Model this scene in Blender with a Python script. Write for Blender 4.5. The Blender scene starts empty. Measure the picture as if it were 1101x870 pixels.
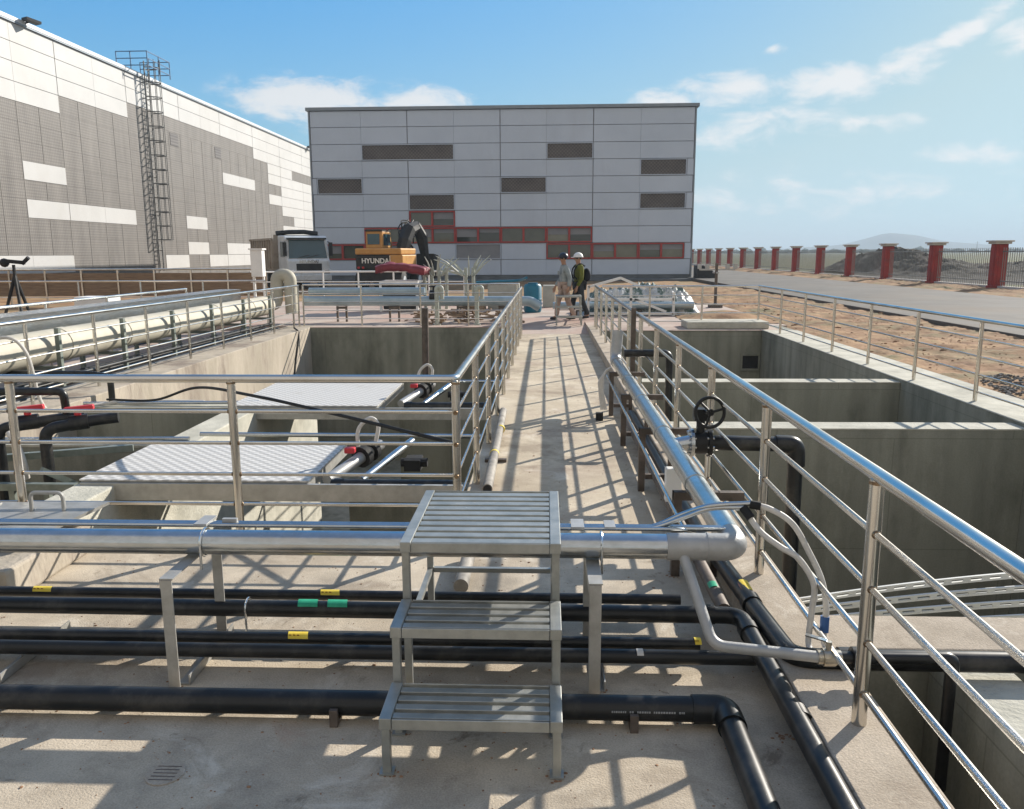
import bpy, bmesh, math, random
from mathutils import Vector, Matrix, noise as mnoise

random.seed(7)
S = bpy.context.scene
COL = S.collection
R = math.radians

# ------------------------------------------------------------------ camera, sky, sun, exposure
EYE = Vector((0, 0, 1.9))
F_PX, PITCH, YAW, ROLL = 880.0, .18283, .04168, -.00474
fw = Vector((-math.sin(YAW)*math.cos(PITCH), math.cos(YAW)*math.cos(PITCH), -math.sin(PITCH)))
rt = Vector((math.cos(YAW), math.sin(YAW), 0))
up = rt.cross(fw)
r2 = rt*math.cos(ROLL) + up*math.sin(ROLL)
u2 = up*math.cos(ROLL) - rt*math.sin(ROLL)
cam_d = bpy.data.cameras.new('camera')
cam = bpy.data.objects.new('camera', cam_d)
COL.objects.link(cam)
cam_d.sensor_fit = 'HORIZONTAL'
cam_d.sensor_width = 36
cam_d.lens = 36*F_PX/1101
cam_d.clip_start = .05
cam_d.clip_end = 12000
M4 = Matrix((r2, u2, -fw)).transposed().to_4x4()
M4.translation = EYE
cam.matrix_world = M4
S.camera = cam

SUN_EL, SUN_AZ = R(26.8), math.atan2(1.35, 1.45)        # azimuth measured from +Y towards +X
sun_dir = Vector((math.sin(SUN_AZ)*math.cos(SUN_EL), math.cos(SUN_AZ)*math.cos(SUN_EL), math.sin(SUN_EL)))
sd = bpy.data.lights.new('sun', 'SUN')
sd.energy = 4.95
sd.angle = R(.5)
sd.color = (1, .925, .82)
sun = bpy.data.objects.new('sun', sd)
COL.objects.link(sun)
sun.rotation_euler = sun_dir.to_track_quat('Z', 'Y').to_euler()

S.view_settings.view_transform = 'Standard'
S.view_settings.look = 'None'
S.view_settings.gamma = 1
S.view_settings.exposure = .68
S.render.engine = 'CYCLES'
S.cycles.max_bounces = 6
S.cycles.volume_bounces = 0


SKY_GAIN, SKY_KNEE, CLOUD, BACK_FILL = 1.6, 4.1, 3.8, 4.0


def build_world():
    w = bpy.data.worlds.new('World')
    S.world = w
    w.use_nodes = True
    nt = w.node_tree
    for n in list(nt.nodes):
        nt.nodes.remove(n)
    N = nt.nodes.new
    L = nt.links.new
    out = N('ShaderNodeOutputWorld')
    bg = N('ShaderNodeBackground')
    bg.inputs[1].default_value = .1
    L(bg.outputs[0], out.inputs[0])
    sky = N('ShaderNodeTexSky')
    sky.sky_type = 'NISHITA'
    sky.sun_disc = False
    sky.sun_elevation = SUN_EL
    sky.sun_rotation = SUN_AZ
    sky.air_density = 1.0
    sky.dust_density = .5
    sky.ozone_density = 2.2
    tc = N('ShaderNodeTexCoord')

    def math_(op, a, b=None, c=None):
        m = N('ShaderNodeMath')
        m.operation = op
        for i, v in enumerate((a, b, c)):
            if v is None:
                continue
            if isinstance(v, (int, float)):
                m.inputs[i].default_value = v
            else:
                L(v, m.inputs[i])
        return m.outputs[0]
    sep = N('ShaderNodeSeparateXYZ')
    L(tc.outputs['Generated'], sep.inputs[0])
    x, y, z = sep.outputs
    az = math_('ARCTAN2', x, y)              # 0 = +Y, positive = right
    hyp = math_('SQRT', math_('ADD', math_('MULTIPLY', x, x), math_('MULTIPLY', y, y)))
    el = math_('ARCTAN2', z, hyp)
    comb = N('ShaderNodeCombineXYZ')
    L(az, comb.inputs[0])
    L(math_('MULTIPLY', el, 2.2), comb.inputs[1])
    nz = N('ShaderNodeTexNoise')
    nz.inputs['Scale'].default_value = 17
    nz.inputs['Detail'].default_value = 9
    nz.inputs['Roughness'].default_value = .62
    nz.inputs['Distortion'].default_value = .35
    L(comb.outputs[0], nz.inputs['Vector'])
    nv = nz.outputs[0]

    def blob(a0, e0, ra, re, tilt=0.0, soft=1.0):
        da = math_('SUBTRACT', az, R(a0))
        de = math_('SUBTRACT', math_('SUBTRACT', el, R(e0)), math_('MULTIPLY', da, tilt))
        q = math_('ADD', math_('POWER', math_('ABSOLUTE', math_('DIVIDE', da, R(ra))), 2),
                  math_('POWER', math_('ABSOLUTE', math_('DIVIDE', de, R(re))), 2))
        return math_('MAXIMUM', math_('SUBTRACT', 1, math_('SQRT', q)), 0)
    # banks of cloud the photo shows: low on the left, a rising streak on the right, thin veil near the right horizon
    masks = [(blob(-15.5, 9.7, 7, 2.3), 1.25), (blob(-8.5, 9.9, 6, 1.4), 1.0), (blob(7, 9.7, 4, 1.1), 1.05), (blob(12.5, 10.2, 6, 1.3), 1.15),
             (blob(18, 10.2, 6, 1.5), 1.2), (blob(22, 10.9, 4, 1.3, .3), 1.15), (blob(25.3, 12.5, 3.6, 1.0, .5), 1.2), (blob(28.5, 11.6, 2.6, 1.4), 1.2),
             (blob(13, 7.9, 8, 1.8), .75), (blob(21, 7.8, 4, .9), .7), (blob(25.5, 5.6, 4, 1.1), .85), (blob(15, 3.5, 18, 2.4), .5), (blob(14.4, 12.4, 1.1, .5), 1.0),
             (blob(60, 16, 24, 9), .9), (blob(-70, 14, 30, 5), .9)]
    tot = None
    for m, k in masks:
        v = math_('MULTIPLY', m, k)
        tot = v if tot is None else math_('MAXIMUM', tot, v)
    dens = math_('ADD', math_('MULTIPLY', tot, 1.25), math_('MULTIPLY', math_('SUBTRACT', nv, .52), 3.4))
    mr = N('ShaderNodeMapRange')
    mr.inputs['From Min'].default_value = .08
    mr.inputs['From Max'].default_value = 1.25
    mr.interpolation_type = 'SMOOTHSTEP'
    L(dens, mr.inputs['Value'])
    gate = math_('MINIMUM', math_('MULTIPLY', tot, 4), 1)
    cf = math_('MULTIPLY', math_('MULTIPLY', mr.outputs[0], gate), .92)
    # clouds take the sky's own brightness, whitened
    bw = N('ShaderNodeRGBToBW')
    L(sky.outputs[0], bw.inputs[0])
    lum = bw.outputs[0]
    hs = N('ShaderNodeHueSaturation')
    hs.inputs['Saturation'].default_value = 1.2
    tn = N('ShaderNodeVectorMath')
    tn.operation = 'MULTIPLY'
    tn.inputs[1].default_value = (.7, 1.0, 1.14)
    L(sky.outputs[0], tn.inputs[0])
    L(tn.outputs[0], hs.inputs['Color'])
    # soft shoulder on the glare round the sun
    gain = math_('DIVIDE', SKY_GAIN, math_('ADD', 1, math_('DIVIDE', lum, SKY_KNEE)))
    sc_ = N('ShaderNodeVectorMath')
    sc_.operation = 'SCALE'
    L(hs.outputs[0], sc_.inputs[0])
    L(gain, sc_.inputs['Scale'])
    veil = N('ShaderNodeCombineColor')
    vl = math_('MULTIPLY', lum, gain)
    for i, k in enumerate((.74, 1.02, 1.13)):
        L(math_('MULTIPLY', vl, k), veil.inputs[i])
    vm = N('ShaderNodeMix')
    vm.data_type = 'RGBA'
    mrv = N('ShaderNodeMapRange')
    mrv.inputs['From Min'].default_value = 2.5
    mrv.inputs['From Max'].default_value = 9.0
    L(lum, mrv.inputs['Value'])
    L(mrv.outputs[0], vm.inputs[0])
    L(sc_.outputs[0], vm.inputs[6])
    L(veil.outputs[0], vm.inputs[7])
    cl = N('ShaderNodeCombineColor')
    cv = math_('ADD', math_('MULTIPLY', vl, .45), CLOUD)
    L(cv, cl.inputs[0])
    L(math_('MULTIPLY', cv, 1.01), cl.inputs[1])
    L(math_('MULTIPLY', cv, 1.02), cl.inputs[2])
    mx = N('ShaderNodeMix')
    mx.data_type = 'RGBA'
    L(cf, mx.inputs[0])
    L(vm.outputs[2], mx.inputs[6])
    L(cl.outputs[0], mx.inputs[7])
    # unseen cloud sheet overhead and behind the viewer, added as warm shade fill
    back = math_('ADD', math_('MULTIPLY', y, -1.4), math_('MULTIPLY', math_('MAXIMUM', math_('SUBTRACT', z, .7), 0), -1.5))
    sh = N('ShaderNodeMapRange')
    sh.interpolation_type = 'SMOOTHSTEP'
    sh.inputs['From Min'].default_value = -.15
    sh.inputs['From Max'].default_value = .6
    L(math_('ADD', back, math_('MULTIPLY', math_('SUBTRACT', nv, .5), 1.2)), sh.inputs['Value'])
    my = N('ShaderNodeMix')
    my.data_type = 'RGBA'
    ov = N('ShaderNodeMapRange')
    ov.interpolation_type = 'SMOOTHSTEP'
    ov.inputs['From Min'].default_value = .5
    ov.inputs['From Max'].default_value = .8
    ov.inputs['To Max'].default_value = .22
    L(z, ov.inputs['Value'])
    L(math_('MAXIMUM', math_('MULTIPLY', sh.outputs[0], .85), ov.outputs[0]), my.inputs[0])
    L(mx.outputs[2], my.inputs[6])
    my.inputs[7].default_value = (BACK_FILL*1.14, BACK_FILL*1.02, BACK_FILL*.86, 1)
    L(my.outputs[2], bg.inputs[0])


build_world()


# ------------------------------------------------------------------ materials
def base_mat(name):
    m = bpy.data.materials.new(name)
    m.use_nodes = True
    nt = m.node_tree
    return m, nt, nt.nodes['Principled BSDF']


def rgb(c):
    return (c[0], c[1], c[2], 1)


def mat(name, c1, c2=None, rough=.6, metal=0.0, scale=3.0, detail=6, lo=.35, hi=.65, bump=0.0, bscale=40, stretch=(1, 1, 1),
        c3=None, s3=.4, lo3=.55, hi3=.75, rvar=0.0, spec=None, speck=0.0, sps=160):
    """noise-driven two (three) tone material on world position"""
    m, nt, b = base_mat(name)
    N, L = nt.nodes.new, nt.links.new
    b.inputs['Roughness'].default_value = rough
    b.inputs['Metallic'].default_value = metal
    b.inputs['Specular IOR Level'].default_value = spec if spec is not None else (.15 if rough > .75 else .4)
    geo = N('ShaderNodeNewGeometry')
    mp = N('ShaderNodeMapping')
    mp.inputs['Scale'].default_value = stretch
    L(geo.outputs['Position'], mp.inputs[0])
    if c2 is None:
        c2 = tuple(min(1, v*1.18) for v in c1)
    n1 = N('ShaderNodeTexNoise')
    n1.inputs['Scale'].default_value = scale
    n1.inputs['Detail'].default_value = detail
    n1.inputs['Roughness'].default_value = .65
    L(mp.outputs[0], n1.inputs['Vector'])
    cr = N('ShaderNodeValToRGB')
    cr.color_ramp.elements[0].position = lo
    cr.color_ramp.elements[1].position = hi
    cr.color_ramp.elements[0].color = rgb(c1)
    cr.color_ramp.elements[1].color = rgb(c2)
    L(n1.outputs[0], cr.inputs[0])
    col = cr.outputs[0]
    if c3:
        n3 = N('ShaderNodeTexNoise')
        n3.inputs['Scale'].default_value = s3
        n3.inputs['Detail'].default_value = 8
        n3.inputs['Roughness'].default_value = .7
        L(mp.outputs[0], n3.inputs['Vector'])
        mr = N('ShaderNodeMapRange')
        mr.inputs['From Min'].default_value = lo3
        mr.inputs['From Max'].default_value = hi3
        L(n3.outputs[0], mr.inputs['Value'])
        mx = N('ShaderNodeMix')
        mx.data_type = 'RGBA'
        L(mr.outputs[0], mx.inputs[0])
        L(col, mx.inputs[6])
        mx.inputs[7].default_value = rgb(c3)
        col = mx.outputs[2]
    if speck:
        n4 = N('ShaderNodeTexNoise')
        n4.inputs['Scale'].default_value = sps
        n4.inputs['Detail'].default_value = 3
        n4.inputs['Roughness'].default_value = .7
        L(geo.outputs['Position'], n4.inputs['Vector'])
        m4 = N('ShaderNodeMapRange')
        m4.inputs['From Min'].default_value = .3
        m4.inputs['From Max'].default_value = .62
        m4.inputs['To Min'].default_value = 1-speck
        m4.inputs['To Max'].default_value = 1+speck*.25
        L(n4.outputs[0], m4.inputs['Value'])
        v4 = N('ShaderNodeVectorMath')
        v4.operation = 'SCALE'
        L(col, v4.inputs[0])
        L(m4.outputs[0], v4.inputs['Scale'])
        col = v4.outputs[0]
    L(col, b.inputs['Base Color'])
    if rvar:
        mr = N('ShaderNodeMapRange')
        mr.inputs['To Min'].default_value = max(.02, rough-rvar)
        mr.inputs['To Max'].default_value = min(1, rough+rvar)
        L(n1.outputs[0], mr.inputs['Value'])
        L(mr.outputs[0], b.inputs['Roughness'])
    if bump:
        n2 = N('ShaderNodeTexNoise')
        n2.inputs['Scale'].default_value = bscale
        n2.inputs['Detail'].default_value = 5
        L(mp.outputs[0], n2.inputs['Vector'])
        bp = N('ShaderNodeBump')
        bp.inputs['Strength'].default_value = bump
        bp.inputs['Distance'].default_value = .02
        L(n2.outputs[0], bp.inputs['Height'])
        L(bp.outputs[0], b.inputs['Normal'])
    return m


def add_stain(m, col, scale, lo, hi, amt, stretch=(1, 1, 1), seed=0.0):
    nt = m.node_tree
    N, L = nt.nodes.new, nt.links.new
    b = nt.nodes['Principled BSDF']
    src = b.inputs['Base Color'].links[0].from_socket
    geo = N('ShaderNodeNewGeometry')
    mp = N('ShaderNodeMapping')
    mp.inputs['Scale'].default_value = stretch
    mp.inputs['Location'].default_value = (seed, seed*.7, seed*.3)
    L(geo.outputs['Position'], mp.inputs[0])
    nz = N('ShaderNodeTexNoise')
    nz.inputs['Scale'].default_value = scale
    nz.inputs['Detail'].default_value = 11
    nz.inputs['Roughness'].default_value = .72
    nz.inputs['Distortion'].default_value = .5
    L(mp.outputs[0], nz.inputs['Vector'])
    mr = N('ShaderNodeMapRange')
    mr.inputs['From Min'].default_value = lo
    mr.inputs['From Max'].default_value = hi
    mr.inputs['To Max'].default_value = amt
    L(nz.outputs[0], mr.inputs['Value'])
    mx = N('ShaderNodeMix')
    mx.data_type = 'RGBA'
    L(mr.outputs[0], mx.inputs[0])
    L(src, mx.inputs[6])
    mx.inputs[7].default_value = rgb(col)
    L(mx.outputs[2], b.inputs['Base Color'])


def grid_mat(name, c1, c2, freq, rough=.6, metal=0.0, axes=('Y', 'Z'), diag=False, bump=0.0, streak=None):
    """two crossed sine grids: perforated sheet, checker plate"""
    m, nt, b = base_mat(name)
    N, L = nt.nodes.new, nt.links.new
    b.inputs['Roughness'].default_value = rough
    b.inputs['Metallic'].default_value = metal
    geo = N('ShaderNodeNewGeometry')
    sp = N('ShaderNodeSeparateXYZ')
    L(geo.outputs['Position'], sp.inputs[0])

    def m_(op, a, c=None):
        q = N('ShaderNodeMath')
        q.operation = op
        for i, v in enumerate((a, c)):
            if v is None:
                continue
            if isinstance(v, (int, float)):
                q.inputs[i].default_value = v
            else:
                L(v, q.inputs[i])
        return q.outputs[0]
    a, c = sp.outputs[axes[0]], sp.outputs[axes[1]]
    if diag:
        a, c = m_('ADD', a, c), m_('SUBTRACT', a, c)
    v = m_('MULTIPLY', m_('SINE', m_('MULTIPLY', a, freq)), m_('SINE', m_('MULTIPLY', c, freq)))
    mr = N('ShaderNodeMapRange')
    mr.inputs['From Min'].default_value = -.25
    mr.inputs['From Max'].default_value = .45
    L(v, mr.inputs['Value'])
    f = mr.outputs[0]
    if streak:
        nz = N('ShaderNodeTexNoise')
        mp = N('ShaderNodeMapping')
        mp.inputs['Scale'].default_value = streak
        L(geo.outputs['Position'], mp.inputs[0])
        nz.inputs['Scale'].default_value = 1
        nz.inputs['Detail'].default_value = 5
        L(mp.outputs[0], nz.inputs['Vector'])
        f = m_('ADD', m_('MULTIPLY', f, .55), m_('MULTIPLY', m_('SUBTRACT', nz.outputs[0], .3), 1.1))
    mx = N('ShaderNodeMix')
    mx.data_type = 'RGBA'
    L(f, mx.inputs[0])
    mx.inputs[6].default_value = rgb(c1)
    mx.inputs[7].default_value = rgb(c2)
    L(mx.outputs[2], b.inputs['Base Color'])
    if bump:
        bp = N('ShaderNodeBump')
        bp.inputs['Strength'].default_value = bump
        bp.inputs['Distance'].default_value = .004
        L(v, bp.inputs['Height'])
        L(bp.outputs[0], b.inputs['Normal'])
    return m


MT = {}
MT['walk'] = mat('walkway_concrete', (.44, .37, .275), (.61, .53, .405), .9, scale=1.3, detail=12, bump=.22, bscale=130, speck=.22, sps=100,
                 c3=(.38, .30, .235), s3=1.1, lo3=.5, hi3=.7)
MT['floor'] = mat('floor_concrete', (.43, .365, .28), (.61, .53, .415), .9, scale=1.7, detail=12, bump=.25, bscale=120, speck=.24, sps=130,
                  c3=(.34, .295, .235), s3=1.5, lo3=.48, hi3=.66)
MT['curb'] = mat('curb_concrete', (.36, .305, .24), (.5, .43, .345), .9, scale=2.5, detail=10, bump=.25, bscale=110, speck=.22, sps=130)


def tank_mat():
    m = mat('tank_concrete', (.25, .255, .215), (.335, .335, .285), .85, scale=1.1, detail=10, bump=.3, bscale=22, stretch=(1, 1, .45),
            c3=(.15, .155, .125), s3=.7, lo3=.5, hi3=.68, speck=.12, sps=60)
    nt = m.node_tree
    N, L = nt.nodes.new, nt.links.new
    b = nt.nodes['Principled BSDF']
    src = b.inputs['Base Color'].links[0].from_socket
    geo = N('ShaderNodeNewGeometry')
    sp = N('ShaderNodeSeparateXYZ')
    L(geo.outputs['Position'], sp.inputs[0])
    ad = N('ShaderNodeMath')
    L(sp.outputs[0], ad.inputs[0])
    L(sp.outputs[1], ad.inputs[1])
    cb = N('ShaderNodeCombineXYZ')
    L(ad.outputs[0], cb.inputs[0])
    L(sp.outputs[2], cb.inputs[1])
    br = N('ShaderNodeTexBrick')
    br.offset = .5
    br.inputs['Scale'].default_value = 1
    br.inputs['Brick Width'].default_value = 2.4
    br.inputs['Row Height'].default_value = 1.2
    br.inputs['Mortar Size'].default_value = .006
    br.inputs['Mortar Smooth'].default_value = .6
    br.inputs['Color1'].default_value = (1, 1, 1, 1)
    br.inputs['Color2'].default_value = (.93, .94, .92, 1)
    br.inputs['Mortar'].default_value = (.72, .72, .7, 1)
    L(cb.outputs[0], br.inputs['Vector'])
    mp = N('ShaderNodeMapping')
    mp.inputs['Scale'].default_value = (5, 5, .28)
    L(geo.outputs['Position'], mp.inputs[0])
    nz = N('ShaderNodeTexNoise')
    nz.inputs['Scale'].default_value = 1
    nz.inputs['Detail'].default_value = 7
    L(mp.outputs[0], nz.inputs['Vector'])
    mr = N('ShaderNodeMapRange')
    mr.inputs['From Min'].default_value = .42
    mr.inputs['From Max'].default_value = .7
    mr.inputs['To Min'].default_value = 1.03
    mr.inputs['To Max'].default_value = .78
    L(nz.outputs[0], mr.inputs['Value'])
    v1 = N('ShaderNodeVectorMath')
    v1.operation = 'MULTIPLY'
    L(src, v1.inputs[0])
    L(br.outputs[0], v1.inputs[1])
    v2 = N('ShaderNodeVectorMath')
    v2.operation = 'SCALE'
    L(v1.outputs[0], v2.inputs[0])
    L(mr.outputs[0], v2.inputs['Scale'])
    L(v2.outputs[0], b.inputs['Base Color'])
    return m


MT['tank'] = tank_mat()
MT['rim'] = mat('rim_concrete', (.4, .39, .33), (.56, .54, .46), .9, scale=3, detail=9, bump=.4, bscale=45,
                c3=(.29, .28, .24), s3=1.2, lo3=.55, hi3=.7)
MT['leftrim'] = mat('stained_concrete', (.34, .3, .24), (.5, .44, .36), .9, scale=2.2, detail=10, bump=.4, bscale=35,
                    stretch=(1, 1, .35), c3=(.24, .2, .165), s3=1.1, lo3=.5, hi3=.62)
MT['yard'] = mat('yard_concrete', (.37, .3, .255), (.5, .43, .37), .9, scale=.8, detail=10, bump=.3, bscale=30,
                 c3=(.4, .27, .22), s3=.35, lo3=.45, hi3=.65)
MT['soil'] = mat('soil', (.19, .1, .055), (.42, .27, .15), .95, scale=1.2, detail=12, bump=.8, bscale=14,
                 c3=(.2, .18, .1), s3=.5, lo3=.5, hi3=.65)
MT['rubble'] = mat('rubble', (.16, .085, .05), (.42, .26, .16), .95, scale=2.2, bump=.6, bscale=30)
MT['gravel'] = mat('gravel', (.09, .09, .09), (.22, .21, .2), .95, scale=30, bump=.8, bscale=60)
MT['road'] = mat('road_surface', (.105, .1, .093), (.15, .142, .13), .85, scale=.5, detail=9, bump=.15, bscale=60,
                 c3=(.14, .115, .09), s3=.12, lo3=.5, hi3=.7)
MT['field'] = mat('field', (.075, .085, .035), (.15, .13, .06), .95, scale=.04, detail=12, c3=(.085, .1, .04), s3=.012, lo3=.45, hi3=.6)
MT['mound'] = mat('mound', (.022, .021, .02), (.075, .07, .064), .95, scale=2.2, detail=10, bump=.8, bscale=4)
MT['hill'] = mat('hill', (.03, .045, .04), (.05, .065, .05), .95, scale=.004)
MT['leaf'] = mat('distant_foliage', (.035, .055, .025), (.08, .1, .05), .9, scale=.1)
MT['steel'] = mat('stainless', (.6, .575, .53), (.74, .71, .655), .23, 1.0, scale=3, detail=1, rvar=.03, stretch=(1, 1, 1))
MT['galv'] = mat('galvanised', (.46, .49, .5), (.56, .585, .6), .24, 1.0, scale=30, detail=5, rvar=.06, bump=.03, bscale=90,
                 c3=(.44, .41, .36), s3=3, lo3=.5, hi3=.75, stretch=(.35, .35, 1))
MT['dullpipe'] = mat('dull_grey_pipe', (.17, .155, .135), (.27, .25, .22), .65, scale=6, detail=8, c3=(.36, .33, .28), s3=3, lo3=.5, hi3=.7)
MT['galvpaint'] = mat('grey_coated_elbow', (.36, .36, .35), (.44, .44, .43), .45, .3, scale=9, bump=.08, bscale=80)
MT['step'] = mat('step_grey', (.3, .31, .29), (.41, .415, .39), .42, .55, scale=9, detail=6, rvar=.08, bump=.04, bscale=60)
MT['angle'] = mat('grey_angle_steel', (.34, .335, .31), (.46, .455, .43), .5, .45, scale=8, bump=.06, bscale=60)
MT['brownsteel'] = mat('brown_primed_steel', (.075, .06, .048), (.15, .12, .1), .6, .2, scale=9, bump=.1, bscale=50)
MT['black'] = mat('black_pipe', (.008, .009, .0095), (.018, .019, .02), .36, scale=5, detail=8, rvar=.1, c3=(.075, .068, .058), s3=5,
                  lo3=.5, hi3=.8)
MT['blackiron'] = mat('black_iron', (.012, .012, .012), (.02, .02, .02), .42, .2, scale=9)
MT['rubber'] = mat('rubber', (.012, .012, .012), (.022, .022, .022), .75, scale=9)
MT['cream'] = mat('cream_pipe', (.4, .375, .3), (.52, .485, .395), .65, scale=2, detail=8, c3=(.5, .44, .33), s3=1.2, lo3=.55, hi3=.8)
MT['hose'] = mat('white_hose', (.55, .525, .48), (.65, .62, .57), .5, scale=30)
MT['white'] = mat('white_paint', (.7, .7, .68), (.8, .8, .78), .5, scale=2)
MT['rack'] = mat('white_rack', (.6, .6, .57), (.7, .7, .67), .6, scale=5)
MT['yellow'] = mat('yellow_label', (.72, .52, .04), (.8, .62, .08), .55, scale=20)
MT['greenlab'] = mat('green_label', (.02, .3, .16), (.04, .4, .22), .5, scale=20)
MT['red'] = mat('red_plastic', (.5, .03, .04), (.6, .05, .06), .45, scale=9)
MT['redbrown'] = mat('label_print', (.2, .04, .02), (.25, .06, .03), .6)
MT['blue'] = mat('blue_band', (.03, .09, .25), (.05, .13, .32), .5)
MT['cyan'] = mat('blue_plastic', (.01, .11, .18), (.015, .16, .24), .45, scale=3)
MT['brass'] = mat('nickel_brass', (.42, .38, .3), (.55, .5, .42), .35, .9, scale=30)
MT['greensteel'] = mat('green_grey_steel', (.16, .19, .165), (.27, .3, .27), .5, .4, scale=6)
MT['print'] = mat('pale_print', (.3, .31, .32), (.36, .37, .38), .6)
MT['checker'] = grid_mat('checker_plate', (.43, .42, .4), (.63, .62, .595), 2*math.pi/.105, .6, 0, ('X', 'Y'), False, .6)
# buildings
MT['sheet'] = mat('grey_panel', (.47, .545, .66), (.52, .595, .71), .45, .1, scale=.35, detail=6)
MT['sheetw'] = mat('white_panel', (.47, .47, .465), (.52, .52, .515), .5, scale=.3, detail=6)
MT['joint'] = mat('joint_dark', (.34, .355, .39), (.38, .395, .43), .7, scale=2)
MT['jointw'] = mat('joint_pale', (.2, .195, .185), (.25, .24, .23), .7, scale=2)
MT['perf'] = grid_mat('perforated_sheet', (.085, .078, .073), (.2, .185, .17), 2*math.pi/.36, .6, .1, ('Y', 'Z'), True, 0, (.0, 1.3, .25))
MT['perfw'] = mat('perforated_strip', (.2, .188, .175), (.24, .225, .21), .6, scale=.8, stretch=(0, 3, .3))
MT['louvre'] = grid_mat('louvre_sheet', (.05, .045, .045), (.16, .145, .14), 2*math.pi/.24, .5, .2, ('X', 'Z'), False, 0, (.7, 0, 1.2))
MT['louvrel'] = mat('grey_louvre', (.2, .21, .235), (.25, .26, .285), .5, .1, scale=1)
MT['plinth'] = mat('plinth', (.1, .115, .13), (.16, .175, .19), .8, scale=1)
MT['trim'] = mat('roof_trim', (.2, .235, .275), (.25, .285, .325), .45, .3, scale=1)
MT['trimw'] = mat('roof_trim_white', (.55, .56, .57), (.65, .66, .67), .45, .2, scale=1)
MT['winred'] = mat('red_window_frame', (.33, .035, .03), (.4, .05, .042), .45, scale=4)
MT['pillar'] = mat('red_pillar', (.25, .028, .024), (.36, .043, .035), .75, scale=1.6, detail=8, bump=.2, bscale=20)
MT['cap'] = mat('pillar_cap', (.5, .47, .43), (.6, .57, .53), .8, scale=3)
MT['fencebar'] = mat('fence_bar', (.22, .225, .21), (.3, .305, .29), .5, .3, scale=3)
MT['darkblue'] = mat('blue_paint', (.04, .1, .2), (.06, .14, .26), .5, .1, scale=3)
MT['cagemetal'] = mat('cage_metal', (.1, .1, .1), (.16, .16, .155), .55, .5, scale=4)


def glass_mat(name, tint, rough=.06):
    m, nt, b = base_mat(name)
    N, L = nt.nodes.new, nt.links.new
    geo = N('ShaderNodeNewGeometry')
    n = N('ShaderNodeTexNoise')
    n.inputs['Scale'].default_value = 1.1
    n.inputs['Detail'].default_value = 4
    L(geo.outputs['Position'], n.inputs['Vector'])
    mx = N('ShaderNodeMix')
    mx.data_type = 'RGBA'
    L(n.outputs[0], mx.inputs[0])
    mx.inputs[6].default_value = rgb(tint)
    mx.inputs[7].default_value = rgb(tuple(v*2.4 for v in tint))
    L(mx.outputs[2], b.inputs['Base Color'])
    b.inputs['Roughness'].default_value = rough
    b.inputs['Specular IOR Level'].default_value = .7
    return m


MT['glass'] = glass_mat('window_glass', (.05, .055, .042))
MT['glass_b'] = glass_mat('window_glass_dark', (.02, .024, .02))
MT['glass_c'] = glass_mat('window_glass_pale', (.1, .1, .075), .12)
MT['cabglass'] = glass_mat('cab_glass', (.012, .04, .055), .15)
# vehicles and people
MT['truckwhite'] = mat('truck_white', (.55, .6, .64), (.66, .7, .73), .35, scale=2, c3=(.4, .38, .34), s3=1.5, lo3=.55, hi3=.8)
MT['bed'] = mat('tipper_body', (.33, .285, .23), (.45, .395, .33), .6, .1, scale=1.5, c3=(.25, .19, .14), s3=1.2, lo3=.5, hi3=.7)
MT['dark'] = mat('dark_metal', (.015, .015, .016), (.035, .034, .033), .55, .3, scale=3)
MT['orange'] = mat('machine_orange', (.45, .22, .05), (.54, .29, .085), .45, scale=2, c3=(.4, .2, .08), s3=1.5, lo3=.55, hi3=.8)
MT['lampred'] = mat('tail_lamp', (.4, .02, .02), (.45, .03, .03), .3)
MT['chrome'] = mat('chrome', (.6, .62, .63), (.7, .72, .73), .2, 1.0)
MT['skin'] = mat('skin', (.36, .2, .13), (.4, .23, .15), .6, scale=8)
MT['jacketg'] = mat('grey_jacket', (.2, .235, .24), (.33, .36, .36), .85, scale=5)
MT['jackety'] = mat('olive_jacket', (.085, .1, .022), (.17, .18, .04), .8, scale=5)
MT['trouserp'] = mat('beige_trousers', (.38, .28, .23), (.5, .38, .32), .85, scale=6)
MT['trouserd'] = mat('dark_trousers', (.03, .035, .04), (.05, .055, .06), .85, scale=6)
MT['navy'] = mat('navy_helmet', (.012, .016, .03), (.02, .025, .045), .35, scale=5)
MT['shoe'] = mat('shoe', (.02, .02, .02), (.03, .03, .03), .6)
MT['pack'] = mat('backpack_fabric', (.012, .014, .02), (.025, .028, .035), .8)
MT['hair'] = mat('hair', (.01, .009, .008), (.018, .016, .014), .6)
MT['tarp'] = mat('silver_tarp', (.36, .37, .37), (.6, .61, .6), .5, 0, scale=2.5, detail=7, c3=(.1, .15, .13), s3=1.6, lo3=.47, hi3=.53)
MT['redtarp'] = mat('red_tarp', (.15, .02, .03), (.23, .035, .045), .6, scale=3)
MT['palegreen'] = mat('pale_pipe', (.36, .385, .33), (.46, .48, .42), .5, scale=6)
MT['carton'] = mat('pale_box', (.33, .33, .3), (.42, .42, .38), .8, scale=3)
MT['bluepipe'] = mat('blue_grey_pipe', (.27, .35, .39), (.38, .46, .5), .4, .3, scale=3)
MT['timber'] = mat('timber', (.18, .12, .08), (.3, .22, .15), .85, scale=6, stretch=(.3, 4, 4))


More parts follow.
